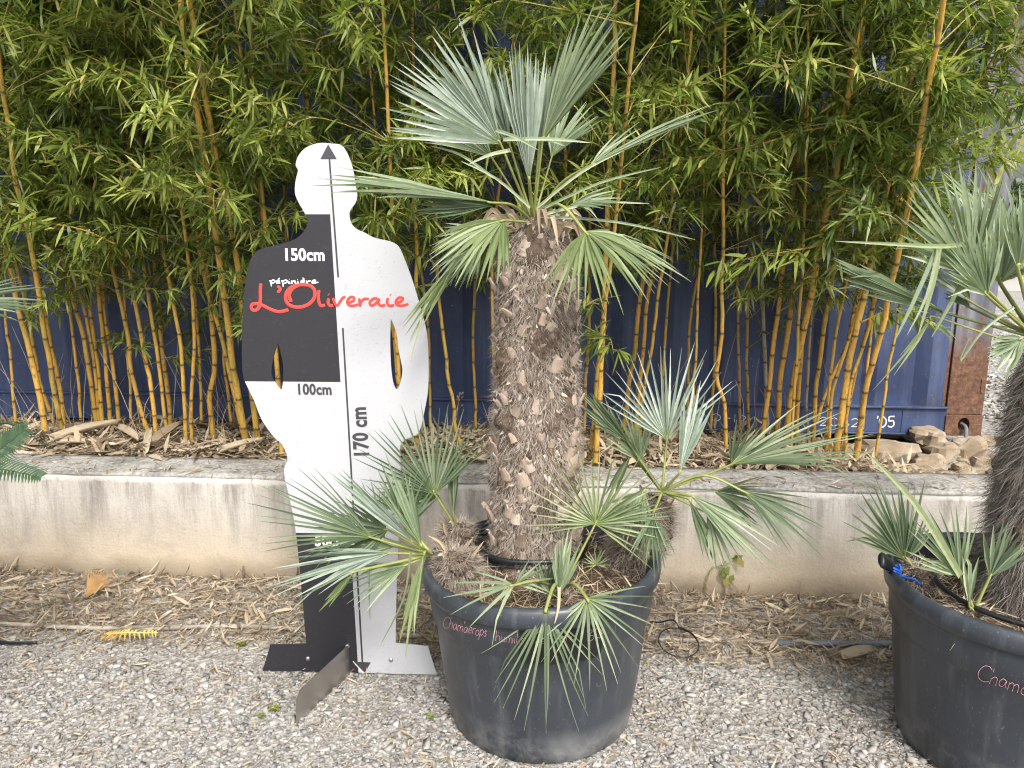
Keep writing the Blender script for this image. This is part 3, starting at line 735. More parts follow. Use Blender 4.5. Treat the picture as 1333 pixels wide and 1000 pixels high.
CANES = [  # group, path from foot, width px, colour value, extra description
 ('L', [(60, 567), (51, 514), (36, 446), (20, 381), (8, 330), (0, 296), (-12, 240)], 8.5, .6),
 ('L', [(73, 555), (51, 493), (37, 412), (19, 340), (6, 280)], 5.5, .5),
 ('L', [(82, 567), (68, 493), (53, 398), (42, 330), (24, 245), (14, 184), (5, 120)], 7.5, .45),
 ('L', [(84, 552), (75, 493), (65, 446), (51, 357), (40, 300)], 6.5, .55),
 ('L', [(126, 552), (112, 459), (99, 405), (80, 330), (66, 260)], 6.5, .62),
 ('L', [(129, 550), (119, 449), (100, 370), (92, 320)], 5, .4),
 ('L', [(134, 550), (127, 480), (119, 415), (112, 330), (100, 240)], 6.5, .55),
 ('L', [(144, 551), (136, 459), (126, 350), (110, 250)], 6, .5),
 ('L', [(155, 551), (147, 480), (136, 408), (128, 330)], 6, .45),
 ('L', [(192, 563), (173, 493), (163, 422), (146, 347), (130, 290)], 6.5, .52),
 ('L', [(204, 569), (194, 493), (180, 415), (167, 337), (150, 250)], 6.5, .6),
 ('L', [(218, 568), (210, 500), (201, 432), (184, 330), (170, 220)], 5.5, .35),
 ('L', [(223, 556), (217, 500), (211, 449), (205, 380), (196, 300)], 6.5, .5),
 ('L', [(241, 572), (238, 500), (235, 449), (226, 400), (212, 320), (200, 210)], 6, .6),
 ('L', [(248, 574), (250, 515), (252, 459), (250, 380), (240, 300)], 5.5, .55),
 ('L', [(279, 566), (272, 520), (279, 473), (272, 381), (262, 300)], 8, .58),
 ('L', [(320, 572), (306, 520), (289, 442), (267, 364), (252, 280), (230, 130)], 6.5, .5),
 ('L', [(323, 584), (306, 493), (296, 415), (284, 330), (272, 245), (258, 163), (245, 82), (236, 0)], 9.5, .6),
 ('L', [(337, 582), (322, 470), (314, 391), (306, 326), (282, 211), (270, 136), (258, 61), (246, 0)], 9, .72),
 ('B', [(366, 600), (363, 500), (356, 420), (347, 320), (335, 190), (326, 34)], 7, .55),
 ('B', [(372, 596), (361, 470), (345, 330), (336, 220), (318, 100)], 5.5, .45),
 ('B', [(425, 590), (417, 400), (404, 184), (398, 102), (388, 0)], 7, .5),
 ('B', [(440, 580), (440, 400), (430, 230), (420, 60)], 5.5, .4),
 ('B', [(519, 590), (516, 470), (505, 380), (498, 308), (487, 133), (475, 8)], 5, .5),
 ('B', [(512, 600), (519, 500), (514, 420), (512, 300), (505, 150)], 6.5, .6),
 ('M', [(541, 590), (543, 382), (539, 218), (537, 31)], 6.5, .6),
 ('M', [(600, 585), (572, 400), (568, 260), (566, 60)], 5.5, .35),
 ('M', [(648, 580), (640, 350), (655, 200), (672, 20)], 5, .5),
 ('M', [(730, 585), (745, 400), (738, 250), (730, 60)], 5, .4),
 ('C', [(774, 612), (780, 520), (784, 450), (787, 390), (793, 218), (799, 70)], 8.5, .62),
 ('C', [(768, 605), (776, 500), (786, 410), (800, 300), (815, 150)], 6, .5),
 ('C', [(812, 556), (818, 510), (828, 440), (834, 382), (854, 281), (877, 144), (904, 0)], 7, .74),
 ('C', [(826, 560), (836, 470), (842, 400), (853, 320), (861, 220)], 6.5, .6),
 ('C', [(832, 575), (840, 500), (852, 430), (866, 330), (880, 220)], 5, .5),
 ('C', [(945, 588), (943, 527), (933, 493), (939, 442), (941, 330), (943, 70)], 6, .66),
 ('C', [(963, 556), (962, 493), (960, 371), (962, 260)], 4.5, .88),
 ('C', [(900, 585), (905, 470), (912, 330), (918, 180)], 4, .4),
 ('R', [(999, 560), (996, 483), (992, 371), (990, 300)], 6, .94),
 ('R', [(990, 575), (999, 520), (1011, 418), (1023, 326), (1043, 184), (1064, 65), (1074, 0)], 7, .72),
 ('R', [(1011, 572), (1014, 530), (1016, 493), (1026, 432), (1036, 330), (1048, 240)], 8, .65),
 ('R', [(1023, 576), (1033, 493), (1053, 398), (1064, 340), (1087, 218), (1104, 122)], 9.5, .7),
 ('R', [(1036, 572), (1040, 500), (1048, 420), (1060, 330), (1072, 240)], 6.5, .6),
 ('R', [(1058, 575), (1062, 510), (1070, 449), (1084, 350), (1096, 260)], 7, .6),
 ('R', [(1054, 588), (1050, 520), (1057, 415), (1068, 320)], 4.5, .98),
 ('R', [(1064, 545), (1074, 514), (1104, 442), (1118, 370), (1130, 280)], 5.5, .68),
 ('R', [(1079, 600), (1083, 510), (1104, 442), (1122, 380), (1138, 272), (1162, 163), (1186, 34)], 5, .55),
 ('R', [(1087, 611), (1092, 560), (1098, 520), (1111, 442), (1125, 381), (1145, 280), (1165, 200)], 10, .62),
 ('R', [(1102, 590), (1104, 514), (1118, 466), (1135, 408), (1150, 330)], 5.5, .6),
 ('R', [(1111, 617), (1118, 560), (1128, 500), (1145, 435), (1159, 381), (1178, 290), (1196, 190)], 8.5, .66),
 ('R', [(1094, 580), (1120, 460), (1160, 320), (1193, 221), (1254, 136), (1329, 10)], 4.5, .60),
 ('R', [(1075, 598), (1080, 500), (1100, 380), (1140, 220), (1190, 80), (1215, -20)], 5, .5),
 ('R', [(1030, 590), (1035, 480), (1044, 360), (1050, 200), (1052, 60)], 4.5, .45),
]
ordn = ["first", "second", "third", "fourth", "fifth", "sixth", "seventh", "eighth", "ninth", "tenth", "eleventh", "twelfth", "thirteenth", "fourteenth", "fifteenth", "sixteenth", "seventeenth", "eighteenth", "nineteenth", "twentieth"]
ref = {'L': "from the photo's left edge", 'B': "from the left behind the board", 'M': "from the left between board and big trunk", 'C': "to the right of the big trunk", 'R': "from the left in the right-hand clump"}
cnt = {}; ROOTS = []
order = sorted(range(len(CANES)), key=lambda i: CANES[i][1][0][0]); rank = {}
for i in order:
    g = CANES[i][0]; rank[i] = cnt.get(g, 0); cnt[g] = rank[i] + 1
def tone(v, wpx):
    a = "thick" if wpx >= 8 else ("thin" if wpx <= 5 else "")
    c = "golden" if v < .7 else ("orange-yellow" if v < .85 else ("grey dead" if v > .9 and v < .96 else "dark brown dead"))
    return (a + " " + c).strip()
for i, (g, pts, wpx, v) in enumerate(CANES):
    foot = pts[0]; Yb = at_z(foot[0], foot[1], .41 if foot[0] < 1040 else .37).y
    Yb = min(Yb, 4.02)
    lab = "%s bamboo cane, %s foot %s" % (tone(v, wpx), ordn[rank[i]], ref[g])
    dead = v > .85
    ROOTS.append(cane(pts, wpx, Yb, lab, GR[g], v=v, seed=i, dens=(.1 if dead else 1.0), zmin={'L': .98, 'B': 1.0, 'M': 1.05, 'C': 1.1, 'R': 1.0}[g], extend=(120 if dead else -420), lean=(.75 if i in (2, 17, 18, 30, 31, 33, 40, 42, 48, 49) else .10 + .3 * ((i * 37 % 10) / 10))))
# canes standing behind and outside the frame, seen mainly as foliage
BACK = [(-60, 560), (-110, 575), (-150, 560), (-30, 548), (20, 545), (105, 540), (170, 541), (262, 543), (300, 545), (390, 548), (470, 550), (560, 552), (620, 553), (690, 556), (760, 556), (860, 552), (895, 553), (925, 556), (975, 560), (1120, 585), (1140, 590)]
pos_txt = ["far outside the left edge", "outside the left edge", "well beyond the left edge", "at the very left edge behind others", "behind the two leftmost canes", "behind the second left clump", "between the left clumps, at the back", "in the gap left of the board, at the back", "at the back by the board's elbow", "hidden behind the board's left hip", "hidden behind the board's right side", "at the back between board and big trunk", "at the back beside the big trunk's left edge", "hidden behind the big trunk", "at the back beside the trunk's right edge", "at the back beyond the orange-yellow cane", "in the open gap before the container", "at the back left of the kinked cane", "at the back left of the right clump", "at the back by the rightmost cane", "last at the back before the container corner"]
for i, (px, py) in enumerate(BACK):
    sl = -.10 + .22 * (px / 1333.0) + rng.uniform(-.05, .05)
    if i >= 19: sl = .10 + .05 * (i - 19)
    p = [(px, py), (px + sl * 130 + rng.uniform(-6, 6), py - 130), (px + sl * 280 + rng.uniform(-10, 10), py - 280), (px + sl * 430, py - 430)]
    cane(p, 4.5, min(at_z(px, py, .41).y, 3.95 - .0 * i), "slender bamboo cane " + pos_txt[i], "bamboo canes at the back", v=rng.uniform(.25, .5), seed=500 + i, dens=1.15, zmin=1.05, lean=.02)

def long_branch(root, path, Yb, seed):
    r = np.random.RandomState(seed); P = smooth_path([at_y(a, b, Yb - .08 * i) for i, (a, b) in enumerate(path)], 6); m = len(P)
    mb = MB(); mb.tube(P, [.0042 - .003 * i / m for i in range(m)], 6, a=.6); o = mb.build("long_branch", M['cane'], root); BP = []; BD = []; d = (P[-1] - P[0]).normalized()
    for i in range(2, m):
        for k in range(r.randint(3, 7)):
            BP.append(tuple(P[i] + Vector(r.normal(0, .02, 3)))); BD.append(tuple(d * .7 + Vector(r.normal(0, .5, 3)) + Vector((0, 0, -.45))))
    BP = np.array(BP); BD = np.array(BD); n = len(BP); S = np.cross(BD, np.array([0, 0, 1.0])) + r.normal(0, .3, (n, 3))
    V, Fc, va, ta = blades(BP, BD, S, r.uniform(.07, .13, n), r.uniform(.011, .018, n), np.clip(r.beta(3, 2, n), 0, .94), droop=np.abs(r.normal(.1, .1, n)), curl=r.normal(0, .1, n))
    link_mesh("leaves", np_mesh("leaves", V, Fc, {"v": va, "t": ta}), M['bleaf'], o, smooth=False)
for k, (ci, pth, yb) in enumerate(((17, [(275, 255), (221, 235), (153, 211), (82, 184), (20, 168)], 3.35), (18, [(262, 126), (204, 109), (136, 83), (68, 51), (7, 27)], 3.3), (19, [(150, 318), (110, 300), (60, 290), (10, 285)], 3.3),
        (48, [(1090, 163), (1040, 172), (999, 185), (930, 200), (880, 211)], 3.2), (45, [(1090, 315), (1040, 325), (990, 333), (940, 345)], 3.2), (33, [(869, 213), (910, 205), (947, 199), (990, 192)], 3.25), (49, [(1150, 300), (1200, 210), (1260, 195), (1310, 200)], 3.1), (50, [(1120, 420), (1170, 402), (1220, 420)], 3.2))):
    long_branch(ROOTS[ci], pth, yb, 900 + k)
# ------------------------------------------------------------------ fan leaves
def fan(root, hub, tip, S, n, nrm=(0, -1, .35), cup=.25, droop=.08, joined=.36, wmax=.0105, base=None, mat='silver', sag=0.0, edge_short=.28, pet=.0042, petmat='petiole', kink=.06, bend_edges=.0, seed=None, name="fan_leaf"):
    """hub, tip, base: world points; S half spread in degrees"""
    r = np.random.RandomState(seed if seed is not None else rng.randint(0, 99999))
    hub, tip = Vector(hub), Vector(tip); A = tip - hub; L = A.length; A.normalize(); N = Vector(nrm); N = (N - A * N.dot(A)).normalized(); B = N.cross(A); S = R(S)
    mb = MB(); dth = 2 * S / max(1, n - 1); T = [.0, .12, .24, joined, joined + .16, .72, .88, 1.0]
    for i in range(n):
        th = -S + dth * i + r.normal(0, dth * .12); f = abs(th) / S if S > 0 else 0
        Li = L * (1 - edge_short * f ** 1.5) * r.uniform(.88, 1.04)
        d = (A * math.cos(th) + B * math.sin(th) + N * (cup * f * f * min(1.0, S / .6))).normalized()
        hw_j = min(wmax * r.uniform(.85, 1.1), max(Li * joined * math.tan(dth / 2) * 1.08, wmax * .70))
        s = (B * math.cos(th) - A * math.sin(th)).normalized()
        s = (s - d * s.dot(d)).normalized(); nn = s.cross(d); ro = r.normal(0, .22); s, nn = (s * math.cos(ro) + nn * math.sin(ro)), (nn * math.cos(ro) - s * math.sin(ro))
        if nn.dot(N) < 0: nn = -nn
        dr = droop * r.uniform(.6, 1.5); side = r.normal(0, .03); kk = r.uniform() < kink; kt = r.uniform(.5, .8); kd = Vector((r.normal(0, .3), r.normal(0, .3), -1.1))
        vs = []; ts = []; fold = r.uniform(.5, 1.05); fo = (.0012 if i % 2 else -.0012)
        for t in T:
            c = hub + d * (Li * t) - Vector((0, 0, 1)) * (dr * Li * t * t) + s * (side * Li * t * t) + nn * fo + nn * (-.04 * Li * t * t)
            if kk and t > kt: c = c + kd * (t - kt) * Li * .55
            if t <= joined: h = max(.0012, hw_j * t / joined)
            else: q = (t - joined) / (1 - joined); h = hw_j * (1.0 - q ** 1.35) + .0003
            tw = 1 if t < joined else 1 - .25 * (t - joined)
            vs += [c - s * h + nn * (h * fold), c - nn * (h * fold * .5), c + s * h + nn * (h * fold)]
            ts += [t, t, t]
        fs = []
        for k in range(len(T) - 1):
            for j in (0, 1): a = k * 3 + j; fs.append((a, a + 1, a + 4, a + 3))
        v = float(np.clip(r.normal(.5, .24), .12, .95)); mb.add(vs, fs, [v - .18 if q % 3 == 0 else v for q in range(len(vs))], ts)
    o = mb.build(name, M[mat], root, smooth=False)
    if base is not None:
        base = Vector(base); mid = (base + hub) / 2 + Vector((0, 0, sag)); d0 = hub + A * .012
        P = smooth_path([base, mid, hub, d0], 5); q = MB(); q.tube(P, [pet * (1.5 - .65 * i / (len(P) - 1)) for i in range(len(P))], 7, flat=.7)
        q.build("petiole", M[petmat], o)
    return o
def strap(root, P, wd, mat='limefan', name="torn_leaflet"):
    P = smooth_path(P, 4); mb = MB(); vs = []; ts = []; m = len(P); v = rng.uniform(.3, .9)
    for i, p in enumerate(P):
        d = (P[min(i + 1, m - 1)] - P[max(i - 1, 0)]).normalized(); s = d.cross(Vector((0, -1, .2))).normalized(); n = s.cross(d); t = i / (m - 1); h = wd * (1 - t ** 3) * .5 + .0004
        vs += [p - s * h + n * h * .5, p, p + s * h + n * h * .5]; ts += [.2 + .8 * t] * 3
    mb.add(vs, [(k * 3 + j, k * 3 + j + 1, k * 3 + j + 4, k * 3 + j + 3) for k in range(m - 1) for j in (0, 1)], v, ts)
    return mb.build(name, M[mat], root, smooth=False)

# hairy trunks
def hair(n, surf, r, lmin, lmax, wd, down=1.0, out=.6, mixed=False):
    """surf(k)->(P,N,down-tangent); ribbon fibres"""
    P, N, Tn = surf(n, r); Tn = Tn * (r.choice([-1.0, 1.0], n, p=[.62, .38])[:, None] if mixed else 1.0); S = np.cross(N, Tn); ang = r.normal(0, .65, n)
    D = (Tn * down) * np.cos(ang)[:, None] + S * np.sin(ang)[:, None] + N * (out * np.abs(r.normal(.55, .35, n)))[:, None]
    L = r.uniform(lmin, lmax, n); W = np.full(n, wd) * r.uniform(.6, 1.5, n)
    Sd = np.cross(D, N) + r.normal(0, .3, (n, 3))
    return blades(P, D, Sd, L, W, np.clip(r.normal(.5, .25, n), 0, 1), droop=np.abs(r.normal(.3, .2, n)), curl=r.normal(-.15, .35, n), prof=(1, .9, .7, 0))
def trunk(root, axis_fn, rad_fn, zs, nh, lmin, lmax, wd, fib, seed, out=.6, rough=.012, mixed=False):
    """axis_fn(t)->Vector centre, rad_fn(t)->radius, t in 0..1"""
    K = 60; n = 40; mb = MB(); vs = []
    for k in range(K + 1):
        t = k / K; c = axis_fn(t)
        for i in range(n):
            a = 2 * math.pi * i / n; rr = rad_fn(t) + rough * noise.noise(Vector((math.cos(a) * 2.5, math.sin(a) * 2.5, t * 9 + seed))) + rough * .7 * noise.noise(Vector((math.cos(a) * 7, math.sin(a) * 7, t * 26 + seed)))
            vs.append(c + Vector((math.cos(a), math.sin(a), 0)) * rr)
    fs = [(k * n + i, k * n + (i + 1) % n, (k + 1) * n + (i + 1) % n, (k + 1) * n + i) for k in range(K) for i in range(n)] + [tuple(K * n + i for i in range(n))]
    mb.add(vs, fs); tr = mb.build("trunk", M['core'], root)
    r = np.random.RandomState(seed)
    def surf(m, r):
        t = r.uniform(0, 1, m); a = r.uniform(0, 2 * math.pi, m); C = np.array([tuple(axis_fn(q)) for q in t]); RR = np.array([rad_fn(q) for q in t])
        N = np.stack([np.cos(a), np.sin(a), 0 * a], 1); P = C + N * (RR + .001)[:, None] ; return P, N, np.tile(np.array([0, 0, -1.0]), (m, 1))
    V, Fc, va, ta = hair(nh, surf, r, lmin, lmax, wd, 1.0, out, mixed)
    link_mesh("trunk_fibre", np_mesh("trunk_fibre", V, Fc, {"v": va, "t": ta}), M[fib], tr, smooth=False)
    return tr
BACKSTUB = []
def stub(root, p, nrm, sz, seed, mb=None):
    """broken leaf base: a thin pale ragged chip of wood lifting off the trunk"""
    r = random.Random(seed); N = Vector(nrm).normalized(); Sx = Vector((0, 0, 1)).cross(N).normalized(); a = r.uniform(.0, .42) if r.random() < .85 else r.uniform(.4, .8)
    U = (Vector((0, 0, 1)) * math.cos(a) + N * math.sin(a) + Sx * r.uniform(-.5, .5)).normalized(); S = (Sx - U * Sx.dot(U)).normalized(); T = S.cross(U)
    if T.dot(N) < 0: T = -T
    wd = sz * r.uniform(.5, 1.0); L = sz * r.uniform(.7, 1.25); th = sz * .11; p = Vector(p) - N * .006; n = 5; vs = []
    for side in (1, -1):
        for t in (0, .5, 1):
            for k in range(n):
                q = k / (n - 1) * 2 - 1; rag = r.uniform(-.22, .12) if t == 1 else 0; w_ = (1.1, 1.0, .78)[int(t * 2)]
                vs.append(p + U * (L * (t + rag)) + S * (q * wd * .5 * w_) + T * (side * th * (1 - .6 * t) - .18 * wd * q * q + .10 * L * t * t))
    fs = []
    for o, fl in ((0, 0), (15, 1)):
        for t in range(2):
            for k in range(n - 1):
                a_ = o + t * n + k; f = (a_, a_ + 1, a_ + n + 1, a_ + n); fs.append(f[::-1] if fl else f)
    for k in range(n - 1): fs.append((10 + k, 11 + k, 26 + k, 25 + k))
    for t in range(2): fs += [(t * n, t * n + n, 15 + t * n + n, 15 + t * n), (t * n + 4, 15 + t * n + 4, 15 + t * n + n + 4, t * n + n + 4)]
    if mb is not None: mb.add(vs, fs, r.uniform(.1, .95)); return None
    mb = MB(); mb.add(vs, fs, r.uniform(.1, .95)); return mb.build("leaf_base", M['stub'], root, smooth=False)

# ------------------------------------------------------------------ pots
def pot_profile(): return [(.0, .012), (.240, .012), (.262, .0), (.275, .012), (.283, .06), (.303, .21), (.3175, .345), (.3205, .352), (.328, .362), (.333, .430), (.334, .444), (.343, .449), (.3505, .460), (.3525, .478), (.3490, .497), (.341, .507), (.331, .507), (.324, .497), (.320, .470), (.315, .38), (.30, .30), (0.0, .30)]
def pot_r(z):
    pr = [q for q in pot_profile()[2:16]]
    for (r0, z0), (r1, z1) in zip(pr[:-1], pr[1:]):
        if z0 <= z <= z1: return r0 + (r1 - r0) * (z - z0) / max(1e-6, z1 - z0)
    return .345
def make_pot(c, label, tilt=0.0):
    root = thing("plant_pot", c, label, "pot", None); c = Vector(c)
    fn = lambda p: Vector((p.x + .004 * math.sin(3 * math.atan2(p.y - c.y, p.x - c.x)) * (p.z / .5), p.y, p.z + tilt * (p.x - c.x) * max(0, (p.z - .25) / .25)))
    mb = MB(); mb.lathe(pot_profile(), c, 96, fn=fn); mb.build("pot_body", M['pot'], root)
    return root, fn
PC = at_z(705, 866, .0); PC = Vector((.088, 2.135, 0)); QC = Vector((1.41, 1.96, 0))
def pot_hit(c, fn, px, py):
    d = ray(px, py).normalized(); t = .8
    while t < 4:
        p = EYE + d * t; q = Vector((p.x - c.x, p.y - c.y, 0)); z = p.z
        if 0 < z < .5 and q.length < pot_r(z) + .001: return Vector((c.x + q.x * 1.010, c.y + q.y * 1.010, p.z))
        t += .002
    return EYE + d * 2
def soil_disc(root, c, zf, seed, rmax=.318):
    mb = MB(); n = 48; K = 14; vs = []
    for k in range(K + 1):
        r = rmax * k / K
        for i in range(n):
            a = 2 * math.pi * i / n; x, y = c.x + r * math.cos(a), c.y + r * math.sin(a); vs.append((x, y, zf(x, y) + .014 * noise.noise(Vector((x * 14, y * 14, seed))) + .006 * noise.noise(Vector((x * 45, y * 45, seed)))))
    mb.add(vs, [(k * n + i, k * n + (i + 1) % n, (k + 1) * n + (i + 1) % n, (k + 1) * n + i) for k in range(K) for i in range(n)]); mb.build("soil", M['soil'], root)
    r = np.random.RandomState(seed); m = 1500; a = r.uniform(0, 6.28, m); q = rmax * .95 * np.sqrt(r.uniform(0, 1, m)); x = c.x + q * np.cos(a); y = c.y + q * np.sin(a)
    P = np.stack([x, y, np.array([zf(i, j) for i, j in zip(x, y)])], 1); V, Fc, v, t = litter("s", P, r, .02, .08, .001, .005, "", .45, up=.012)
    tag(link_mesh("pot_mulch", np_mesh("pot_mulch", V, Fc, {"v": v, "t": t}), M['litter'], root, smooth=False), kind="stuff")
pot1, fn1 = make_pot(PC, "large dark grey plastic pot with pink handwriting, holding the tall palm in the middle", .05)
mb = MB(); vs = []; nn = 28
for j in range(9):
    for i in range(nn + 1):
        a = -math.pi / 2 + (-.22 + .68 * i / nn); z = .348 + .092 * j / 8; ed = min(i, nn - i) / nn
        if j <= 1: z += .012 * max(0, 1 - ed * 14)
        rr = .3345 - (.452 - z) * .068; vs.append(fn1(Vector((PC.x + (rr + .0022) * math.cos(a), PC.y + (rr + .0022) * math.sin(a), z))))
mb.add(vs, [(j * (nn + 1) + i, j * (nn + 1) + i + 1, (j + 1) * (nn + 1) + i + 1, (j + 1) * (nn + 1) + i) for j in range(8) for i in range(nn)])
mb.build("label_panel", M['gloss'], pot1)
mb = MB(); pn = lambda c: (lambda p: Vector((p.x - c.x, p.y - c.y, 0)).normalized())
pr = lambda px, py: pot_hit(PC, fn1, px, py)
write(mb, "Chamaerops", (577, 816), (634, 829), 15, pr, .0007, pn(PC)); write(mb, "humilis", (645, 834), (683, 838), 14, pr, .0006, pn(PC)); write(mb, "cerifera", (697, 839), (752, 831), 12, pr, .0006, pn(PC)); write(mb, "30", (765, 834), (786, 829), 14, pr, .0007, pn(PC))
mb.build("handwriting", M['pink'], pot1, False)
soil1 = lambda x, y: .425 + .04 * math.exp(-((x - PC.x + .02) ** 2 + (y - PC.y - .1) ** 2) / .02) + .03 * (x - PC.x)
soil_disc(pot1, PC, soil1, 3)
mb = MB(); cc = Vector((.062, 2.262, .492)); P = [cc + Vector((.170 * math.cos(a), .165 * math.sin(a), .004 * math.sin(3 * a))) for a in [R(i * 7.5) for i in range(49)]]; mb.tube(P, .0085, 8, cap=False)
P2 = [q + Vector((0, 0, -.02)) - (q - cc) * .03 for q in P]; mb.tube(P2, .006, 6, cap=False); mb.build("inner_pot_rim", M['blackp'], pot1)
mb = MB(); p = at_y(690, 992, 1.885); mb.box(p, (.032, .012, .02)); mb.build("drain_hole", M['soil'], pot1, False)
pot2, fn2 = make_pot(QC, "large dark grey plastic pot with a black side handle, cut off by the right edge", .0)
mb = MB(); write(mb, "Chamaerops", (1271, 884), (1390, 921), 21, lambda a, b: pot_hit(QC, fn2, a, b), .0008, pn(QC)); mb.build("handwriting", M['pink'], pot2, False)
soil2 = lambda x, y: .44 + .02 * math.sin(x * 9)
soil_disc(pot2, QC, soil2, 5)
mb = MB(); cc = QC + Vector((.02, .0, .478)); P = [cc + Vector((.235 * math.cos(a), .235 * math.sin(a), 0)) for a in [R(i * 7.5) for i in range(49)]]; mb.tube(P, .008, 8, cap=False); mb.build("inner_pot_rim", M['blackp'], pot2)
# handle with blue rope on the far left of the right pot
hp = at_z(1172, 752, .49); hb = at_y(1146, 728, hp.y + .0)
mb = MB(); P = smooth_path([hp + Vector((.025, -.03, -.06)), hp + Vector((.0, 0, -.01)), hp + Vector((-.025, .01, .03)), hb + Vector((0, 0, .0))], 5)
mb.tube(P, [.016, .016, .015, .014, .013, .012, .012, .013, .014, .016, .019, .022, .024, .025, .024, .018][:len(P)] + [.018] * max(0, len(P) - 16), 10, flat=.45); mb.build("handle", M['blackp'], pot2)
mb = MB(); q = at_z(1164, 745, .50)
P = [q + Vector((.017 * math.cos(a), .014 * math.sin(a), .006 * math.sin(2 * a) + .0012 * a)) for a in [R(i * 30) for i in range(26)]]; mb.tube(P, .0036, 6)
mb.tube(smooth_path([q, q + Vector((.02, -.02, -.006)), q + Vector((.038, -.035, -.004)), q + Vector((.055, -.04, -.018))], 4), [.0036] * 13, 6); mb.build("rope_tie", M['rope'], pot2)

# ------------------------------------------------------------------ the tall palm
TB = Vector((.068, 2.235, .45)); palm = thing("fan_palm", TB, "tall fan palm with thick hairy trunk and silver-green crown in the middle pot", "palm")
ax = lambda t: Vector((.068 + .004 * math.sin(t * 3), 2.235, .44 + 1.045 * t)); rd = lambda t: .129 - .004 * t - .024 * max(0, t - .3) / .7 - (.045 * max(0, t - .93) / .07)
tr1 = trunk(palm, ax, rd, None, 44000, .012, .036, .0009, 'fibre', 5, .9, .024)
for i in range(190):
    t = .012 + .972 * (i + .5) / 190; a = i * 2.39996 + rng.uniform(-.4, .4); t += rng.uniform(-.012, .012); rr = rd(t) + rng.uniform(.010, .015); p = ax(t) + Vector((math.cos(a), math.sin(a), 0)) * rr
    if math.sin(a) < -.02: stub(tr1, p, (math.cos(a), math.sin(a), 0), rng.choice([.020, .026, .032, .038, .044, .050]) * rng.uniform(.85, 1.1) * (1.1 - .2 * t), i)
    elif i % 2: BACKSTUB.append((p, (math.cos(a), math.sin(a), 0), .036, i))
o = None; allmb = MB()
for q in BACKSTUB: stub(None, *q, mb=allmb)
tag(allmb.build("leaf_base", M['stub'], tr1, smooth=False), kind="stuff")
rs = np.random.RandomState(55); m_ = 2400; t_ = rs.uniform(0, 1, m_); a_ = rs.uniform(0, 2 * math.pi, m_); C_ = np.array([tuple(ax(q)) for q in t_]); Nn = np.stack([np.cos(a_), np.sin(a_), 0 * a_], 1); P_ = C_ + Nn * (np.array([rd(q) for q in t_]) + rs.uniform(.0, .010, m_))[:, None]
D_ = np.stack([-np.sin(a_), np.cos(a_), 0 * a_], 1) * rs.normal(0, .9, m_)[:, None] + Nn * np.abs(rs.normal(.35, .25, m_))[:, None] + np.array([0, 0, 1.0]) * rs.choice([-1, 1], m_, p=[.6, .4])[:, None]
V, Fc, va, ta = blades(P_, D_, np.cross(D_, Nn) + rs.normal(0, .4, (m_, 3)), rs.uniform(.01, .026, m_), rs.uniform(.003, .010, m_), np.clip(rs.normal(.55, .3, m_), 0, 1), droop=np.zeros(m_), curl=rs.normal(0, .4, m_), prof=(1, .95, .7, 0))
link_mesh("bark_scales", np_mesh("bark_scales", V, Fc, {"v": va, "t": ta}), M['fibre'], tr1, smooth=False)
CR = at_y(694, 290, 2.21)
def Y(px, py, y): return at_y(px, py, y)
Y0 = 2.13
for (h, t, S_, n_, nr_, m_, sd_) in (((640, 205, 2.28), (560, 130, 2.36), 32, 16, (.3, -1, .2), 'greyfan', 101), ((718, 205, 2.3), (760, 118, 2.4), 30, 15, (-.3, -1, .2), 'greyfan', 102),
        ((628, 300, 2.2), (560, 322, 2.2), 34, 14, (.1, -.8, .7), 'greyfan', 104), ((742, 268, 2.12), (812, 250, 2.04), 26, 13, (-.1, -.7, .9), 'greyfan', 105), ((625, 318, 2.14), (588, 372, 2.1), 30, 9, (.1, -1, .4), 'greenfan', 109)):
    fan(palm, Y(*h), Y(*t), S_, n_, nr_, .15, .08, .36, .0075, CR, m_, seed=sd_, edge_short=.25, pet=.0035)
# dry old leaf bases round the crown
for i in range(26):
    a = i * 2.4; p = CR + Vector((math.cos(a) * .085, math.sin(a) * .085, -.035 + .02 * (i % 3)))
    P = [p, p + Vector((math.cos(a) * .03, math.sin(a) * .03, .03)), p + Vector((math.cos(a) * .065, math.sin(a) * .065, rng.uniform(-.05, .045)))]; strap(palm, P, rng.uniform(.010, .02), 'deadfan', "dry_leaf_base")
fan(palm, Y(652, 188, 2.12), Y(517, 70, 2.02), 37, 25, (0.35, -1, .25), .15, .02, .45, .0105, CR, 'silver', seed=1, edge_short=.02)
fan(palm, Y(664, 190, 2.19), Y(598, 50, 2.12), 20, 15, (0.2, -1, .1), .1, .02, .40, .009, CR, 'silver', seed=2)
fan(palm, Y(689, 236, 2.10), Y(680, 52, 2.03), 13, 20, (0.0, -1, .2), -.3, .0, .55, .0085, CR, 'silver', seed=3, edge_short=.1)
fan(palm, Y(706, 184, 2.12), Y(798, 2, 2.05), 17, 22, (-.35, -1, .25), .2, .02, .5, .0095, CR, 'greyfan', seed=4, edge_short=.22)
fan(palm, Y(702, 188, 2.2), Y(730, 76, 2.16), 12, 10, (-.1, -1, .2), .1, .02, .4, .009, CR, 'silver', seed=5)
fan(palm, Y(768, 216, 2.08), Y(931, 126, 2.02), 4.0, 9, (-.2, -.75, .8), 0, .03, .6, .0085, CR, 'greyfan', seed=6, sag=.03, edge_short=.2)
fan(palm, Y(770, 214, 2.10), Y(838, 150, 2.16), 9, 4, (-.2, -.8, 1), .2, .03, .3, .006, None, 'greyfan', seed=16)
fan(palm, Y(640, 264, 2.05), Y(408, 214, 1.88), 6.5, 12, (.0, -.75, .8), 0, .05, .55, .009, CR, 'greyfan', seed=7, sag=.02, edge_short=.25)
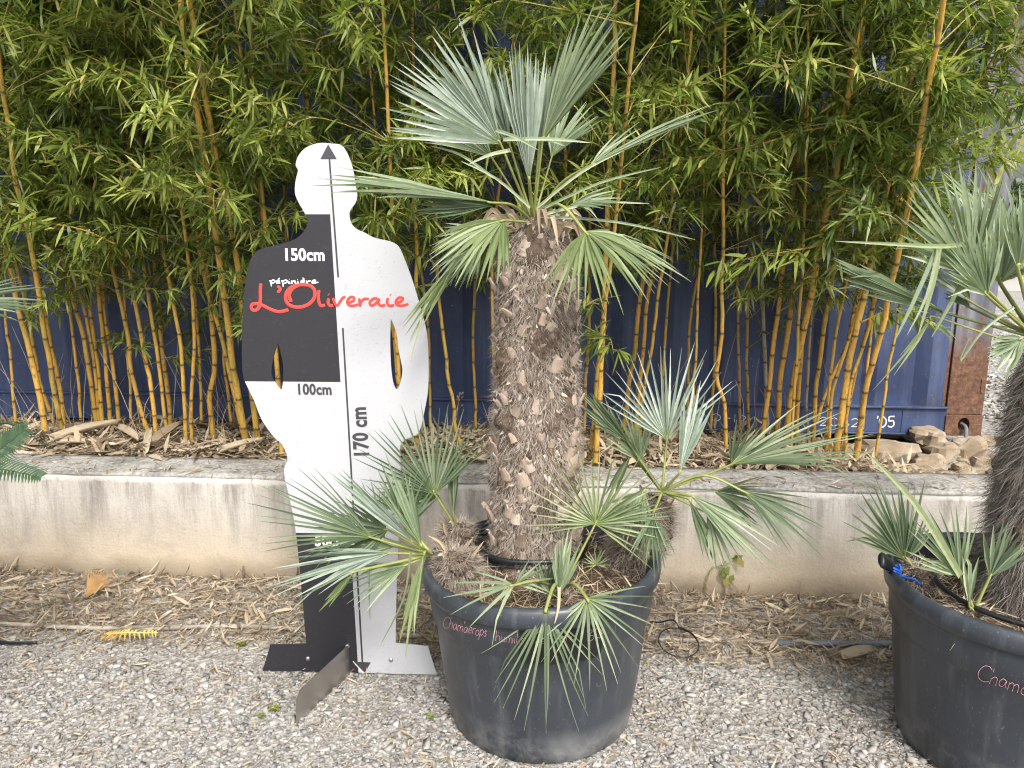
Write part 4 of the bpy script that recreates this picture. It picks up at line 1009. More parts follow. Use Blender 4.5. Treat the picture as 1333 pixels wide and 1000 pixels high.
fan(palm, Y(640, 268, 2.06), Y(530, 266, 1.98), 11, 10, (.0, -1, -.2), .1, .02, .5, .008, None, 'greenfan', seed=8)
fan(palm, Y(656, 287, 1.98), Y(566, 336, 1.84), 52, 17, (-.15, -.75, .9), -.1, .16, .4, .0095, CR, 'limefan', seed=9, edge_short=.3)
fan(palm, Y(762, 302, 1.98), Y(840, 358, 1.83), 78, 25, (.1, -.8, .9), -.1, .30, .34, .0085, CR, 'limefan', seed=10, sag=.06, edge_short=.25)
fan(palm, Y(770, 304, 2.06), Y(900, 340, 2.02), 24, 12, (.1, -.7, 1), .0, .12, .34, .007, None, 'greyfan', seed=11)
fan(palm, Y(606, 330, 2.18), Y(512, 446, 2.1), 6, 9, (-.4, -1, .4), .1, .04, .5, .008, CR, 'limefan', seed=12)
fan(palm, Y(612, 318, 2.2), Y(560, 365, 2.14), 26, 8, (-.4, -1, .4), .1, .1, .4, .007, CR, 'greyfan', seed=13)
for (a, b, k) in (((700, 275), (860, 218), .3), ((705, 280), (845, 265), .2), ((700, 270), (812, 196), .25), ((690, 270), (600, 210), .2), ((640, 230), (560, 190), .1), ((700, 282), (905, 312), .3)):
    strap(palm, [Y(*a, 2.12), Y((a[0] + b[0]) / 2, (a[1] + b[1]) / 2 - 8, 2.08), Y(*b, 2.05)], .007, 'greyfan')
for (x0, y0, x1, y1) in ((655, 182, 770, 186), (646, 170, 700, 195), (664, 196, 610, 214), (700, 182, 735, 190)):
    strap(palm, [Y(x0, y0, 2.04), Y((x0 + x1) / 2, (y0 + y1) / 2 - 3, 2.0), Y(x1, y1, 1.99)], .009, 'greyfan')

# ------------------------------------------------------------------ suckers in the middle pot
def tuft(root, c, rad, h, n, fib, seed, tiltx=0.0):
    ax_ = lambda t: Vector(c) + Vector((tiltx * t, 0, h * t)); rd_ = lambda t: rad * (.85 + .35 * t - .2 * t * t) * (1 - max(0, (t - .7) / .3) ** 2 * .8)
    tr = trunk(root, ax_, rd_, None, int(n * 1.3), .015, .06, .0012, fib, seed, 1.2, .035, True); q = random.Random(seed)
    for i in range(max(8, int(rad * 260))):
        t = q.uniform(.35, 1.0); a = q.uniform(0, 6.28); e = Vector((math.cos(a), math.sin(a), 0)); p = ax_(t) + e * rd_(t) * .8; l = q.uniform(.5, 1.1) * rad * .8 + .012
        strap(tr, [p, p + e * l * .35 + Vector((0, 0, l * .6)), p + e * l * q.uniform(.4, 1.1) + Vector((q.uniform(-.01, .01), 0, l * q.uniform(.5, 1.3)))], q.uniform(.005, .013), 'deadfan', "dry_leaf_base")
    return tr
s1c = Y(835, 735, 2.22); s1 = thing("sucker_palm", s1c, "stocky side shoot palm with leaning hairy trunk on the right side of the middle pot", "palm", "side shoots in the middle pot")
tuft(s1, s1c + Vector((-.055, 0, -.05)), .078, .27, 8000, 'fibre', 31, .085)
C1 = Y(862, 640, 2.18)
fan(s1, Y(868, 572, 2.2), Y(858, 436, 2.24), 54, 20, (0, -1, .1), .15, .02, .30, .0062, C1, 'silver', seed=21, edge_short=.15)
fan(s1, Y(884, 617, 2.12), Y(916, 488, 2.2), 12, 12, (0, -1, .1), .1, .02, .5, .008, C1, 'silver', seed=22)
fan(s1, Y(952, 605, 2.12), Y(1145, 560, 2.0), 27, 18, (0, -.55, 1), .35, .03, .36, .007, C1, 'greyfan', seed=23, petmat='petiole')
fan(s1, Y(952, 604, 2.13), Y(1000, 545, 2.1), 40, 9, (0, -1, .3), .1, .03, .3, .007, None, 'greenfan', seed=24)
fan(s1, Y(968, 640, 2.1), Y(1086, 712, 1.98), 32, 12, (0, -.7, 1), .1, .06, .36, .006, C1, 'greenfan', seed=25, sag=.05)
fan(s1, Y(900, 646, 2.06), Y(1022, 724, 1.92), 18, 11, (0, -.8, .8), .1, .08, .4, .0065, C1, 'greyfan', seed=26)
fan(s1, Y(897, 650, 2.05), Y(936, 745, 1.98), 10, 5, (0, -.8, .8), .1, .05, .4, .007, C1, 'greenfan', seed=27)
fan(s1, Y(817, 575, 2.3), Y(752, 508, 2.3), 14, 14, (0, -1, .2), .1, .02, .45, .0085, C1, 'greenfan', seed=28, petmat='petiole_dark')
fan(s1, Y(822, 590, 2.3), Y(785, 655, 2.3), 8, 6, (0, -1, .2), .1, .02, .45, .0085, C1, 'greenfan', seed=29, petmat='petiole_dark')
fan(s1, Y(835, 600, 2.28), Y(800, 520, 2.35), 40, 12, (0, -1, .2), .1, .02, .3, .007, C1, 'greyfan', seed=30)
for (h, t, S_, n_, m_, sd_) in (((838, 640, 2.1), (800, 700, 2.0), 40, 12, 'greyfan', 112), ((920, 668, 2.05), (960, 740, 1.98), 30, 12, 'greyfan', 113), ((850, 670, 2.02), (848, 745, 1.96), 34, 11, 'greenfan', 115), ((930, 640, 2.2), (1010, 660, 2.22), 30, 12, 'greenfan', 116)):
    fan(s1, Y(*h), Y(*t), S_, n_, (0, -.9, .6), .15, .07, .32, .006, C1, m_, seed=sd_, edge_short=.2, pet=.003)
s2c = Y(578, 748, 2.1); s2 = thing("sucker_palm", s2c, "low spreading side shoot palm reaching out left over the pot rim across the board", "palm", "side shoots in the middle pot")
tuft(s2, s2c + Vector((.055, 0, -.03)), .055, .10, 3500, 'fibre', 32, -.03)
C2 = Y(562, 722, 2.06)
fan(s2, Y(510, 720, 1.98), Y(338, 750, 1.86), 17, 14, (.1, -.6, .9), .1, .06, .36, .0075, C2, 'silver', seed=41)
fan(s2, Y(484, 700, 2.02), Y(322, 640, 1.92), 33, 16, (.1, -.7, .8), .1, .04, .30, .0046, C2, 'greenfan', seed=42)
fan(s2, Y(538, 706, 2.0), Y(432, 610, 1.98), 7, 11, (.3, -1, .4), -.3, .03, .5, .009, C2, 'silver', seed=43)
fan(s2, Y(549, 712, 1.98), Y(498, 588, 2.0), 12, 7, (.2, -1, .4), .1, .02, .4, .0075, C2, 'greyfan', seed=44)
fan(s2, Y(553, 718, 1.97), Y(522, 856, 1.84), 5, 5, (-.2, -1, .3), .1, .0, .45, .011, C2, 'limefan', seed=45)
fan(s2, Y(462, 744, 1.9), Y(410, 804, 1.84), 7, 3, (-.2, -1, .3), .1, .0, .45, .008, C2, 'limefan', seed=46)
fan(s2, Y(505, 690, 2.06), Y(400, 700, 1.98), 45, 12, (.1, -.9, .6), .1, .05, .34, .006, C2, 'greenfan', seed=47)
fan(s2, Y(520, 670, 2.1), Y(500, 600, 2.1), 40, 9, (.1, -1, .3), .1, .03, .34, .006, C2, 'greenfan', seed=48)
strap(s2, [Y(535, 720, 1.98), Y(525, 780, 1.95), Y(495, 840, 1.94)], .005, 'greenfan'); strap(s2, [Y(480, 740, 1.98), Y(481, 790, 1.97), Y(482, 808, 1.97)], .004, 'greenfan')
for (h, t, S_, n_, m_, sd_) in (((500, 700, 2.1), (452, 620, 2.1), 34, 13, 'greenfan', 121), ((530, 735, 2.0), (440, 770, 1.95), 26, 11, 'greyfan', 122), ((528, 690, 2.12), (545, 600, 2.14), 30, 11, 'greenfan', 123), ((512, 712, 2.05), (395, 715, 1.98), 24, 11, 'greyfan', 124)):
    fan(s2, Y(*h), Y(*t), S_, n_, (.1, -.9, .6), .15, .05, .32, .0055, C2, m_, seed=sd_, edge_short=.2, pet=.003)
s3c = Y(596, 690, 2.28); s3 = thing("sucker_palm", s3c, "dark green upright side shoot palm at the back left of the middle pot", "palm", "side shoots in the middle pot")
tuft(s3, s3c + Vector((0, 0, -.1)), .045, .12, 2200, 'fibre', 33)
C3 = s3c
fan(s3, Y(566, 643, 2.24), Y(540, 522, 2.24), 58, 22, (.1, -1, .2), .2, .02, .3, .0055, C3, 'greenfan', seed=51, edge_short=.1)
fan(s3, Y(590, 670, 2.26), Y(592, 560, 2.28), 9, 9, (-.6, -1, .2), .1, .02, .5, .008, C3, 'greenfan', seed=52)
fan(s3, Y(570, 646, 2.28), Y(480, 640, 2.24), 34, 13, (.1, -1, .2), .1, .05, .34, .007, C3, 'greenfan', seed=53, petmat='petiole_dark')
s4c = Y(732, 775, 1.95); s4 = thing("sucker_palm", s4c, "small pale green side shoot drooping over the front rim of the middle pot", "palm", "side shoots in the middle pot")
tuft(s4, s4c + Vector((0, .03, -.1)), .03, .08, 900, 'fibre', 34)
C4 = s4c + Vector((0, .03, 0))
fan(s4, Y(711, 792, 1.79), Y(704, 966, 1.735), 44, 15, (0, -1, .3), -.2, -.02, .20, .0042, C4, 'greyfan', seed=61, edge_short=.35, sag=.04)
fan(s4, Y(764, 779, 1.80), Y(806, 884, 1.74), 80, 17, (0, -1, .5), -.1, .06, .20, .0040, C4, 'greyfan', seed=62, edge_short=.2, sag=.03)
fan(s4, Y(727, 776, 1.9), Y(741, 690, 1.93), 17, 11, (0, -1, .2), .2, .0, .5, .008, C4, 'greyfan', seed=63)
fan(s4, Y(718, 776, 1.94), Y(703, 722, 1.95), 20, 6, (0, -1, .2), .2, .0, .5, .007, C4, 'greenfan', seed=64)
fan(s4, Y(669, 762, 1.86), Y(576, 784, 1.78), 42, 6, (0, -.6, 1), .0, .06, .2, .006, C4, 'greyfan', seed=65, sag=.02)
fan(s4, Y(672, 760, 1.9), Y(735, 740, 1.95), 40, 6, (0, -.8, 1), .0, .03, .2, .005, None, 'greyfan', seed=66)
fan(s4, Y(775, 682, 2.02), Y(806, 572, 2.02), 112, 25, (0, -1, .25), .1, .05, .22, .0042, C4, 'limefan', seed=67, edge_short=.15)
fan(s4, Y(776, 680, 2.03), Y(880, 655, 2.0), 24, 8, (0, -1, .25), .1, .04, .26, .007, None, 'greyfan', seed=68, edge_short=.2)
fan(s4, Y(776, 735, 2.0), Y(778, 712, 2.0), 100, 12, (0, -1, .5), .1, .04, .26, .003, C4, 'limefan', seed=69, pet=.0015)
strap(s4, [Y(728, 765, 1.84), Y(727, 790, 1.79), Y(722, 812, 1.77)], .007, 'deadfan')

# ------------------------------------------------------------------ the right-hand palm
RB = Vector((QC.x + .02, QC.y, .45)); rp = thing("fan_palm", RB, "fan palm with shaggy grey trunk and torn leaves at the right edge", "palm")
ax2 = lambda t: Vector((1.45 + .0 * t, 1.98, .42 + .78 * t)); rd2 = lambda t: (.128 - .035 * t) * (1 if t < .85 else 1 - (t - .85) * 3.2)
trunk(rp, ax2, rd2, None, 26000, .025, .075, .0012, 'fibre_dark', 8, .8, .025)
C5 = Y(1348, 440, 1.98)
fan(rp, Y(1265, 358, 1.92), Y(1200, 222, 1.90), 44, 27, (.2, -1, .2), .2, .02, .45, .0105, C5, 'greyfan', seed=71, sag=.0, pet=.005, edge_short=.15)
fan(rp, Y(1302, 368, 1.98), Y(1316, 248, 1.98), 62, 28, (-.1, -1, .15), .15, .02, .42, .010, C5, 'greyfan', seed=72, pet=.006, petmat='petiole_dark')
fan(rp, Y(1288, 345, 2.06), Y(1282, 236, 2.08), 50, 20, (-.1, -1, .15), .15, .02, .42, .010, C5, 'silver', seed=73, petmat='petiole_dark')
fan(rp, Y(1325, 350, 1.9), Y(1380, 250, 1.88), 45, 20, (-.1, -1, .15), .15, .02, .42, .010, C5, 'greyfan', seed=74)
fan(rp, Y(1262, 392, 2.0), Y(1190, 322, 2.04), 24, 10, (.2, -1, .2), .2, .02, .35, .006, C5, 'silver', seed=78)
fan(rp, Y(1232, 408, 1.9), Y(1084, 341, 1.84), 6.5, 13, (.0, -1, .6), -.4, -.03, .7, .0085, C5, 'greyfan', seed=75, petmat='petiole_dark')
fan(rp, Y(1262, 400, 2.1), Y(1225, 360, 2.12), 30, 8, (.2, -1, .2), .2, .02, .45, .008, C5, 'greenfan', seed=76, petmat='petiole_dark')
fan(rp, Y(1400, 390, 1.9), Y(1450, 300, 1.8), 50, 18, (-.3, -1, .15), .15, .1, .42, .010, C5, 'greyfan', seed=77)
fan(rp, Y(1215, 412, 1.9), Y(1138, 512, 1.86), 3.5, 3, (.4, -1, .2), .1, .02, .4, .007, Y(1300, 440, 1.95), 'limefan', seed=79, pet=.003)
strap(rp, [Y(1258, 318, 1.86), Y(1222, 321, 1.84), Y(1160, 318, 1.83), Y(1087, 314, 1.82)], .010); strap(rp, [Y(1222, 322, 1.84), Y(1214, 370, 1.84), Y(1195, 437, 1.84)], .012)
strap(rp, [Y(1219, 324, 1.845), Y(1190, 390, 1.84), Y(1164, 445, 1.84)], .010, 'greyfan'); strap(rp, [Y(1221, 324, 1.842), Y(1206, 385, 1.83), Y(1181, 436, 1.83)], .007, 'greyfan')
strap(rp, [Y(1264, 342, 1.86), Y(1245, 380, 1.85), Y(1213, 439, 1.84)], .012)
strap(rp, [Y(1320, 400, 1.9), Y(1280, 430, 1.88), Y(1250, 470, 1.88), Y(1262, 440, 1.87)], .006, 'greyfan')
for (h, t, S_, n_, m_, sd_) in (((1285, 385, 1.86), (1250, 300, 1.84), 40, 20, 'greyfan', 131), ((1330, 440, 1.84), (1290, 470, 1.8), 30, 12, 'greyfan', 133)):
    fan(rp, Y(*h), Y(*t), S_, n_, (.1, -1, .3), .15, .05, .4, .009, C5, m_, seed=sd_, edge_short=.2, pet=.004)
for k, (dx, dy, dz) in enumerate(((.42, .05, .30), (.34, .28, .16), (.30, -.18, .38), (.12, .38, .34), (.40, -.12, .02))):
    e = Vector((dx, dy, dz)); h = C5 + e * .62; fan(rp, h, h + e * .85, 42, 20, (-dx * .6, -.9, .6), .15, .05, .42, .0095, C5, 'greyfan', seed=140 + k)
s5c = Y(1177, 735, 2.1); s5 = thing("sucker_palm", s5c, "dark green upright fan shoot by the handle at the left side of the right pot", "palm", "side shoots in the right pot")
tuft(s5, s5c + Vector((.03, -.02, -.08)), .04, .08, 1500, 'fibre', 35)
fan(s5, Y(1177, 728, 2.1), Y(1130, 630, 2.1), 36, 18, (.1, -1, .3), .15, .02, .42, .009, s5c + Vector((.02, 0, 0)), 'greenfan', seed=81, edge_short=.05)
fan(s5, Y(1180, 730, 2.12), Y(1202, 660, 2.12), 24, 8, (.1, -1, .3), .15, .02, .42, .008, s5c + Vector((.02, 0, 0)), 'greenfan', seed=82)
s6c = Y(1268, 795, 1.86); s6 = thing("sucker_palm", s6c, "pair of olive fan shoots rising in front of the right palm's shaggy trunk", "palm", "side shoots in the right pot")
tuft(s6, s6c + Vector((0, .02, -.05)), .02, .05, 500, 'fibre', 36)
fan(s6, Y(1250, 750, 1.88), Y(1200, 656, 1.88), 44, 15, (.1, -1, .3), .15, .02, .3, .0075, s6c, 'greyfan', seed=83)
strap(s6, [Y(1250, 750, 1.87), Y(1190, 655, 1.85), Y(1126, 587, 1.84)], .017, 'limefan')
fan(s6, Y(1288, 752, 1.86), Y(1322, 672, 1.86), 30, 10, (-.1, -1, .3), .15, .02, .45, .0085, s6c, 'greenfan', seed=84)
fan(s6, Y(1262, 790, 1.86), Y(1260, 690, 1.88), 6, 3, (-.1, -1, .3), .15, .02, .45, .0085, s6c, 'greyfan', seed=85)

# ------------------------------------------------------------------ plants at the left edge
def frond(root, P, wd, n, mat='cycad', up=(0, 0, 1), name="frond", a0=.75, seed=0):
    r = random.Random(seed); P = smooth_path(P, 8); m = len(P); mb = MB(); mb.tube(P, [.0035 * (1 - .7 * i / m) for i in range(m)], 5)
    for i in range(n):
        t = .08 + .9 * i / n; k = min(m - 2, int(t * (m - 1))); p = P[k].lerp(P[k + 1], t * (m - 1) - k); d = (P[k + 1] - P[k]).normalized(); s = d.cross(Vector(up)).normalized(); L = wd * math.sin(math.pi * min(1, t * .8 + .18)) ** .6
        for sg in (-1, 1):
            q = (d * a0 + s * sg + Vector(up) * .25).normalized(); nrm = q.cross(d).normalized(); h = .0032; e = p + q * L * r.uniform(.9, 1.05); mid = p + q * L * .5
            sd = (d - q * d.dot(q)).normalized()
            mb.add([p - sd * h, p + sd * h, mid + sd * h * 1.1, mid - sd * h * 1.1, e + Vector((0, 0, -.12 * L))], [(0, 1, 2, 3), (3, 2, 4)], r.uniform(.2, .9), .5)
    return mb.build(name, M[mat], root, smooth=False)
cyc_c = Vector((-1.88, 2.15, 0)); cyc = thing("cycad", cyc_c, "dark green feathery cycad fronds poking in at the left edge before the wall", "cycad")
mb = MB(); mb.lathe([(.0, 0), (.13, 0), (.15, .15), (.14, .35), (.10, .46), (0, .5)], cyc_c, 24); mb.build("trunk", M['core'], cyc)
cc = cyc_c + Vector((0, 0, .46))
frond(cyc, [cc, Y(-90, 612, 2.12), Y(-30, 606, 2.08), Y(58, 622, 2.05)], .085, 60, up=(0, -.5, 1), seed=1)
frond(cyc, [cc, Y(-70, 640, 2.2), Y(-20, 600, 2.2), Y(38, 556, 2.2)], .10, 60, up=(.3, -.8, .6), seed=2)
for i in range(9):
    a = R(70 + i * 32); e = Vector((math.cos(a), math.sin(a), 0)); frond(cyc, [cc, cc + e * .22 + Vector((0, 0, .28)), cc + e * .42 + Vector((0, 0, .34)), cc + e * .58 + Vector((0, 0, .2))], .09, 45, seed=10 + i)
lp_c = Vector((-2.35, 2.45, 0)); lp = thing("fan_palm", lp_c, "fan palm whose green leaf tips reach in at the left edge above the cycad", "palm")
trunk(lp, lambda t: lp_c + Vector((0, 0, 1.0 * t)), lambda t: .10 - .02 * t, None, 4000, .03, .07, .002, 'fibre', 9, .6)
C6 = lp_c + Vector((0, 0, 1.0))
fan(lp, Y(-75, 400, 2.35), Y(52, 380, 2.3), 26, 18, (0, -.7, 1), .1, .05, .5, .011, C6, 'greenfan', seed=91)
fan(lp, C6 + Vector((-.2, .1, .25)), C6 + Vector((-.35, .1, .6)), 50, 20, (0, -1, .3), .1, .05, .4, .011, C6, 'greenfan', seed=92)
fan(lp, C6 + Vector((.02, .15, .3)), C6 + Vector((.0, .25, .65)), 50, 20, (0, -1, .3), .1, .05, .4, .011, C6, 'greenfan', seed=93)

# ------------------------------------------------------------------ height board
BA = R(2.2); BU = Vector((math.cos(BA), -math.sin(BA), 0)); BN = Vector((math.sin(BA), math.cos(BA), 0)); B0 = at_z(458, 876, .004)
def buv(px, py):
    p = at_plane(px, py, B0, BN); return ((p - B0).dot(BU), p.z)
def bworld(u, z, off=0.0): return Vector((B0.x, B0.y, 0)) + BU * u + Vector((0, 0, z)) - BN * off
OUT = [(342, 873), (352, 839), (399, 838), (392, 760), (385, 690), (377, 648), (372, 627), (370, 611), (374, 600), (373, 590), (366, 577), (357, 569), (345, 553), (338, 540), (330, 519), (322, 503), (316, 485), (315, 440), (317, 400), (319, 372), (323, 350), (329, 333), (338, 325), (355, 320), (375, 315), (388, 309), (395, 302), (400, 293), (400, 284), (396, 276), (388, 262), (384, 250), (385, 235), (388, 222), (385, 215), (388, 204), (396, 194), (408, 188), (420, 186), (432, 187), (442, 188), (449, 194), (455, 206), (460, 222), (463, 240), (465, 255), (463, 264), (458, 271), (455, 278), (457, 290), (464, 298), (475, 303), (486, 309), (498, 312), (510, 315), (519, 321), (525, 333), (536, 362), (546, 395), (553, 420), (557, 445), (558, 480), (557, 510), (553, 533), (548, 556), (543, 565), (535, 569), (528, 572), (522, 578), (521, 590), (522, 620), (520, 660), (518, 720), (516, 780), (515, 837), (557, 841), (569, 878), (520, 877), (460, 875), (400, 874)]
H1 = [(362, 446), (368, 470), (369, 485), (367, 507), (361, 501), (354, 490), (354, 478), (357, 462)]
H2 = [(509, 415), (516, 432), (519, 455), (522, 470), (524, 482), (522, 495), (517, 507), (512, 498), (509, 475), (508, 440)]
def spl_curve(name, loops, ext, smooth_from=None):
    cu = bpy.data.curves.new(name, 'CURVE'); cu.dimensions = '2D'; cu.fill_mode = 'BOTH'; cu.extrude = ext
    for lp_ in loops:
        sp = cu.splines.new('POLY'); sp.points.add(len(lp_) - 1); sp.use_cyclic_u = True
        for q, (x, y) in zip(sp.points, lp_): q.co = (x, y, 0, 1)
    return cu
def to_mesh(cu, name):
    o = bpy.data.objects.new("tmp", cu); col.objects.link(o); dg = bpy.context.evaluated_depsgraph_get(); me = bpy.data.meshes.new_from_object(o.evaluated_get(dg)); bpy.data.objects.remove(o); me.name = name; me.materials.clear(); return me
def on_board(me, name, mat, root, off):
    for v in me.vertices:
        x, y, z = v.co; v.co = bworld(x, y, off - z)
    return link_mesh(name, me, mat, root, smooth=False)
def rnd(loop, keep_from=3, keep_to=None):
    return loop
def smooth_loop(px):
    """Catmull through the traced points except the straight-edged feet"""
    foot = 3; body = px[2:-5]; P = smooth_path([Vector((a, b, 0)) for a, b in body[0:]], 3)
    return px[:2] + [(p.x, p.y) for p in P] + px[-5:]
LINEU = buv(470, 850)[0]
bm = NT("board_print")
tc = bm.n("ShaderNodeTexCoord"); sx = bm.n("ShaderNodeSeparateXYZ"); bm.l(tc.outputs["Object"], sx.inputs[0]); X_, Z_ = sx.outputs[0], sx.outputs[2]
uB = (buv(447, 480)[0] + buv(431, 290)[0]) / 2; z_hi = buv(415, 279)[1]; z_100 = buv(400, 497)[1]; z_50 = buv(420, 694)[1]
less = lambda a, b: bm.math('LESS_THAN', a, b); gt = lambda a, b: bm.math('GREATER_THAN', a, b)
Xb = bm.math('DIVIDE', X_, math.cos(BA))
uT = buv(430, 280)[0]; uM = buv(447, 495)[0]; uL = buv(466, 860)[0]
slope = (uT - uL) / (z_hi - 0); lim = bm.math('ADD', bm.math('MULTIPLY', Z_, slope), uL)
lft = less(Xb, lim); band = bm.math('MULTIPLY', gt(Z_, z_100), less(Z_, z_hi)); blk = bm.math('MULTIPLY', lft, bm.math('ADD', band, less(Z_, z_50), True))
sc1 = bm.noise(26, 5, .7, bm.coords((1, 1, 1), "Object")); scuff = bm.ramp(sc1, [(.60, (0, 0, 0)), (.70, (.7, .7, .7))]); sc2 = bm.noise(90, 3, .6, bm.coords((1, 1, 3)))
scr = bm.noise(40, 3, .5, bm.coords((1.0, 1, 7), "Object"), dist=.5); scratch = bm.ramp(scr, [(.655, (0, 0, 0)), (.675, (.55, .55, .55)), (.70, (.0, .0, .0))])
wht = bm.mix(bm.math('MULTIPLY', scuff, .55), (.44, .45, .47), (.28, .28, .29)); wht = bm.mix(bm.math('MULTIPLY', bm.ramp(sc2, [(.63, (0, 0, 0)), (.68, (1, 1, 1))]), .5), wht, (.25, .25, .26)); wht = bm.mix(scratch, wht, (.45, .45, .46))
blc = bm.mix(bm.math('MULTIPLY', scuff, .25), (.022, .022, .027), (.07, .07, .078)); blc = bm.mix(bm.math('MULTIPLY', scratch, .35), blc, (.2, .2, .21))
bm.base(bm.mix(blk, wht, blc), .42, .45)
board = thing("height_board", (B0.x, B0.y, 0), "flat black and white human silhouette board marked with heights up to 170 cm", "height board")
loops = [[buv(*p) for p in smooth_loop(OUT)], [buv(*p) for p in [(q.x, q.y) for q in smooth_path([Vector((a, b, 0)) for a, b in H1 + [H1[0]]], 3)[:-1]]], [buv(*p) for p in [(q.x, q.y) for q in smooth_path([Vector((a, b, 0)) for a, b in H2 + [H2[0]]], 3)[:-1]]]]
me = to_mesh(spl_curve("panel", loops, .002), "panel"); on_board(me, "panel", bm.m, board, 0)
def quad_strip(name, pts, mat, off=.0028):
    me = to_mesh(spl_curve(name, [[buv(*p) for p in pts]], .0004), name); return on_board(me, name, M[mat], board, off)
def line(p, q, wpx, mat, name="height_line"):
    return quad_strip(name, [(p[0] - wpx / 2, p[1]), (p[0] + wpx / 2, p[1]), (q[0] + wpx / 2, q[1]), (q[0] - wpx / 2, q[1])], mat)
line((429, 206), (440.5, 361), 2.2, 'dark'); line((446.5, 427), (459, 640), 2.2, 'dark'); line((459, 640), (472, 862), 2.2, 'dark')
quad_strip("arrow_head", [(427.5, 188), (417.5, 207), (438.5, 207)], 'dark'); quad_strip("arrow_head", [(460, 861), (483, 862), (475, 875)], 'dark')
line((460, 860.5), (473.5, 876), 1.6, 'white', "white_outline")
def text(s, px, py, hpx, mat, rot=0.0, bold=.032, sxx=1.0, name="lettering"):
    cu = bpy.data.curves.new("txt", 'FONT'); cu.body = s; u0, z0 = buv(px, py); u1, z1 = buv(px, py - hpx) if rot == 0 else buv(px, py - 1); H = (z1 - z0) if rot == 0 else hpx * (z1 - z0)
    cu.size = H / .70; cu.offset = bold * cu.size; cu.extrude = .0004; cu.fill_mode = 'BOTH'; cu.resolution_u = 4; cu.space_character = 1.05; me = to_mesh(cu, name)
    for v in me.vertices:
        x, y, z = v.co; x *= sxx; x, y = x * math.cos(rot) - y * math.sin(rot), x * math.sin(rot) + y * math.cos(rot); v.co = (x + u0, y + z0, z)
    return on_board(me, name, M[mat], board, .0030)
text("150cm", 369, 339, 15.5, 'white', sxx=.90, bold=.03); text("100cm", 386, 513, 13.5, 'dark', sxx=.85); text("50cm", 410, 710, 14, 'white', sxx=.86)
text("170 cm", 480.5, 596, 18.5, 'dark', rot=math.pi / 2 + .03, sxx=.80)
def script(strokes, wd, mat, name="lettering"):
    mb = MB()
    for st, k in strokes:
        P = [Vector((320 + a / 5.332, 300 + b / 5.332, 0)) for a, b in st]
        P = smooth_path(P, 5) if len(P) > 2 else P
        W = []
        for p in P: u, z = buv(p.x, p.y); W.append(bworld(u, z, .0036))
        n = len(W); mb.tube(W, [wd * k * (.75 if i in (0, n - 1) else 1) for i in range(n)], 8, flat=.12, flatn=BN)
    return mb.build(name, M[mat], board, False)
script([([(107, 368), (103, 420), (104, 470), (98, 520), (85, 545), (60, 555), (42, 540), (45, 515), (75, 508), (120, 520), (170, 545), (220, 562), (260, 560), (298, 550)], 1.0),
        ([(220, 388), (238, 398), (240, 414), (222, 430)], .9),
        ([(430, 378), (370, 376), (310, 400), (280, 445), (285, 495), (320, 525), (380, 532), (440, 510), (476, 470), (480, 420), (455, 388), (400, 372), (345, 390), (314, 420), (303, 455), (318, 495)], 1.05),
        ([(510, 414), (506, 460), (512, 505), (525, 522), (552, 518)], .95), ([(578, 472), (573, 502), (588, 522), (608, 518)], .9), ([(575, 443), (579, 447)], 1.1),
        ([(606, 468), (618, 500), (636, 520), (655, 495), (672, 470), (692, 458)], .8), ([(712, 503), (750, 485), (752, 465), (728, 462), (706, 490), (715, 516), (745, 522), (780, 512)], .8),
        ([(790, 470), (790, 500), (794, 522), (802, 495), (825, 474), (856, 476)], .8), ([(915, 470), (885, 475), (862, 500), (875, 520), (905, 505), (926, 476), (922, 505), (942, 522), (968, 514)], .85),
        ([(988, 468), (982, 500), (998, 522), (1030, 516)], .85), ([(1004, 443), (1008, 447)], 1.1), ([(1040, 503), (1080, 490), (1092, 470), (1065, 465), (1043, 490), (1050, 515), (1085, 521), (1130, 510)], .8)], .0048, 'red')
script([([(168, 345), (177, 365), (180, 388)], 1), ([(174, 354), (195, 344), (205, 356), (184, 368)], 1), ([(213, 362), (235, 355), (232, 344), (218, 351), (218, 366), (242, 365)], 1), ([(226, 339), (237, 330)], 1),
        ([(252, 346), (260, 368), (262, 390)], 1), ([(257, 354), (280, 344), (290, 357), (268, 368)], 1), ([(300, 350), (302, 367), (312, 366)], 1), ([(302, 339), (304, 340)], 1.1), ([(320, 348), (321, 368), (330, 352), (342, 350), (346, 367), (354, 366)], 1),
        ([(362, 350), (364, 367), (373, 366)], 1), ([(361, 339), (363, 340)], 1.1), ([(383, 362), (407, 355), (404, 344), (388, 351), (389, 366), (413, 365)], 1), ([(396, 328), (408, 338)], 1), ([(423, 348), (427, 368), (433, 354), (452, 349)], 1), ([(458, 362), (484, 355), (481, 344), (465, 351), (466, 366), (506, 359)], 1)], .0019, 'white')
for px, py in ((401, 857), (509, 858.5), (452.5, 841)):
    u, z = buv(px, py); mb = MB(); c = bworld(u, z, .002); mb.tube([c, c - BN * .003, c - BN * .005], [.0078, .0074, .004], 14); mb.build("screw", M['bolt'], board)
# steel stand plate, square to the panel
uS, zS = buv(454, 840); A0 = bworld(uS, .003, .0025); zt = zS; far = at_z(386, 943, .003)
d = (far - A0); d.z = 0; L = d.length; d.normalize(); s = d.cross(Vector((0, 0, 1))).normalized() * .0015
prof = [(0, 0), (L * 1.0, 0), (L * .985, .083), (L * .93, .098), (0, zt)]
vs = [A0 + d * a + Vector((0, 0, z)) + s for a, z in prof] + [A0 + d * a + Vector((0, 0, z)) - s for a, z in prof]
mb = MB(); n = 5; mb.add(vs, [(4, 3, 2, 1, 0), (5, 6, 7, 8, 9)] + [(i, (i + 1) % n, n + (i + 1) % n, n + i) for i in range(n)]); mb.build("stand_plate", M['steel'], board, False)

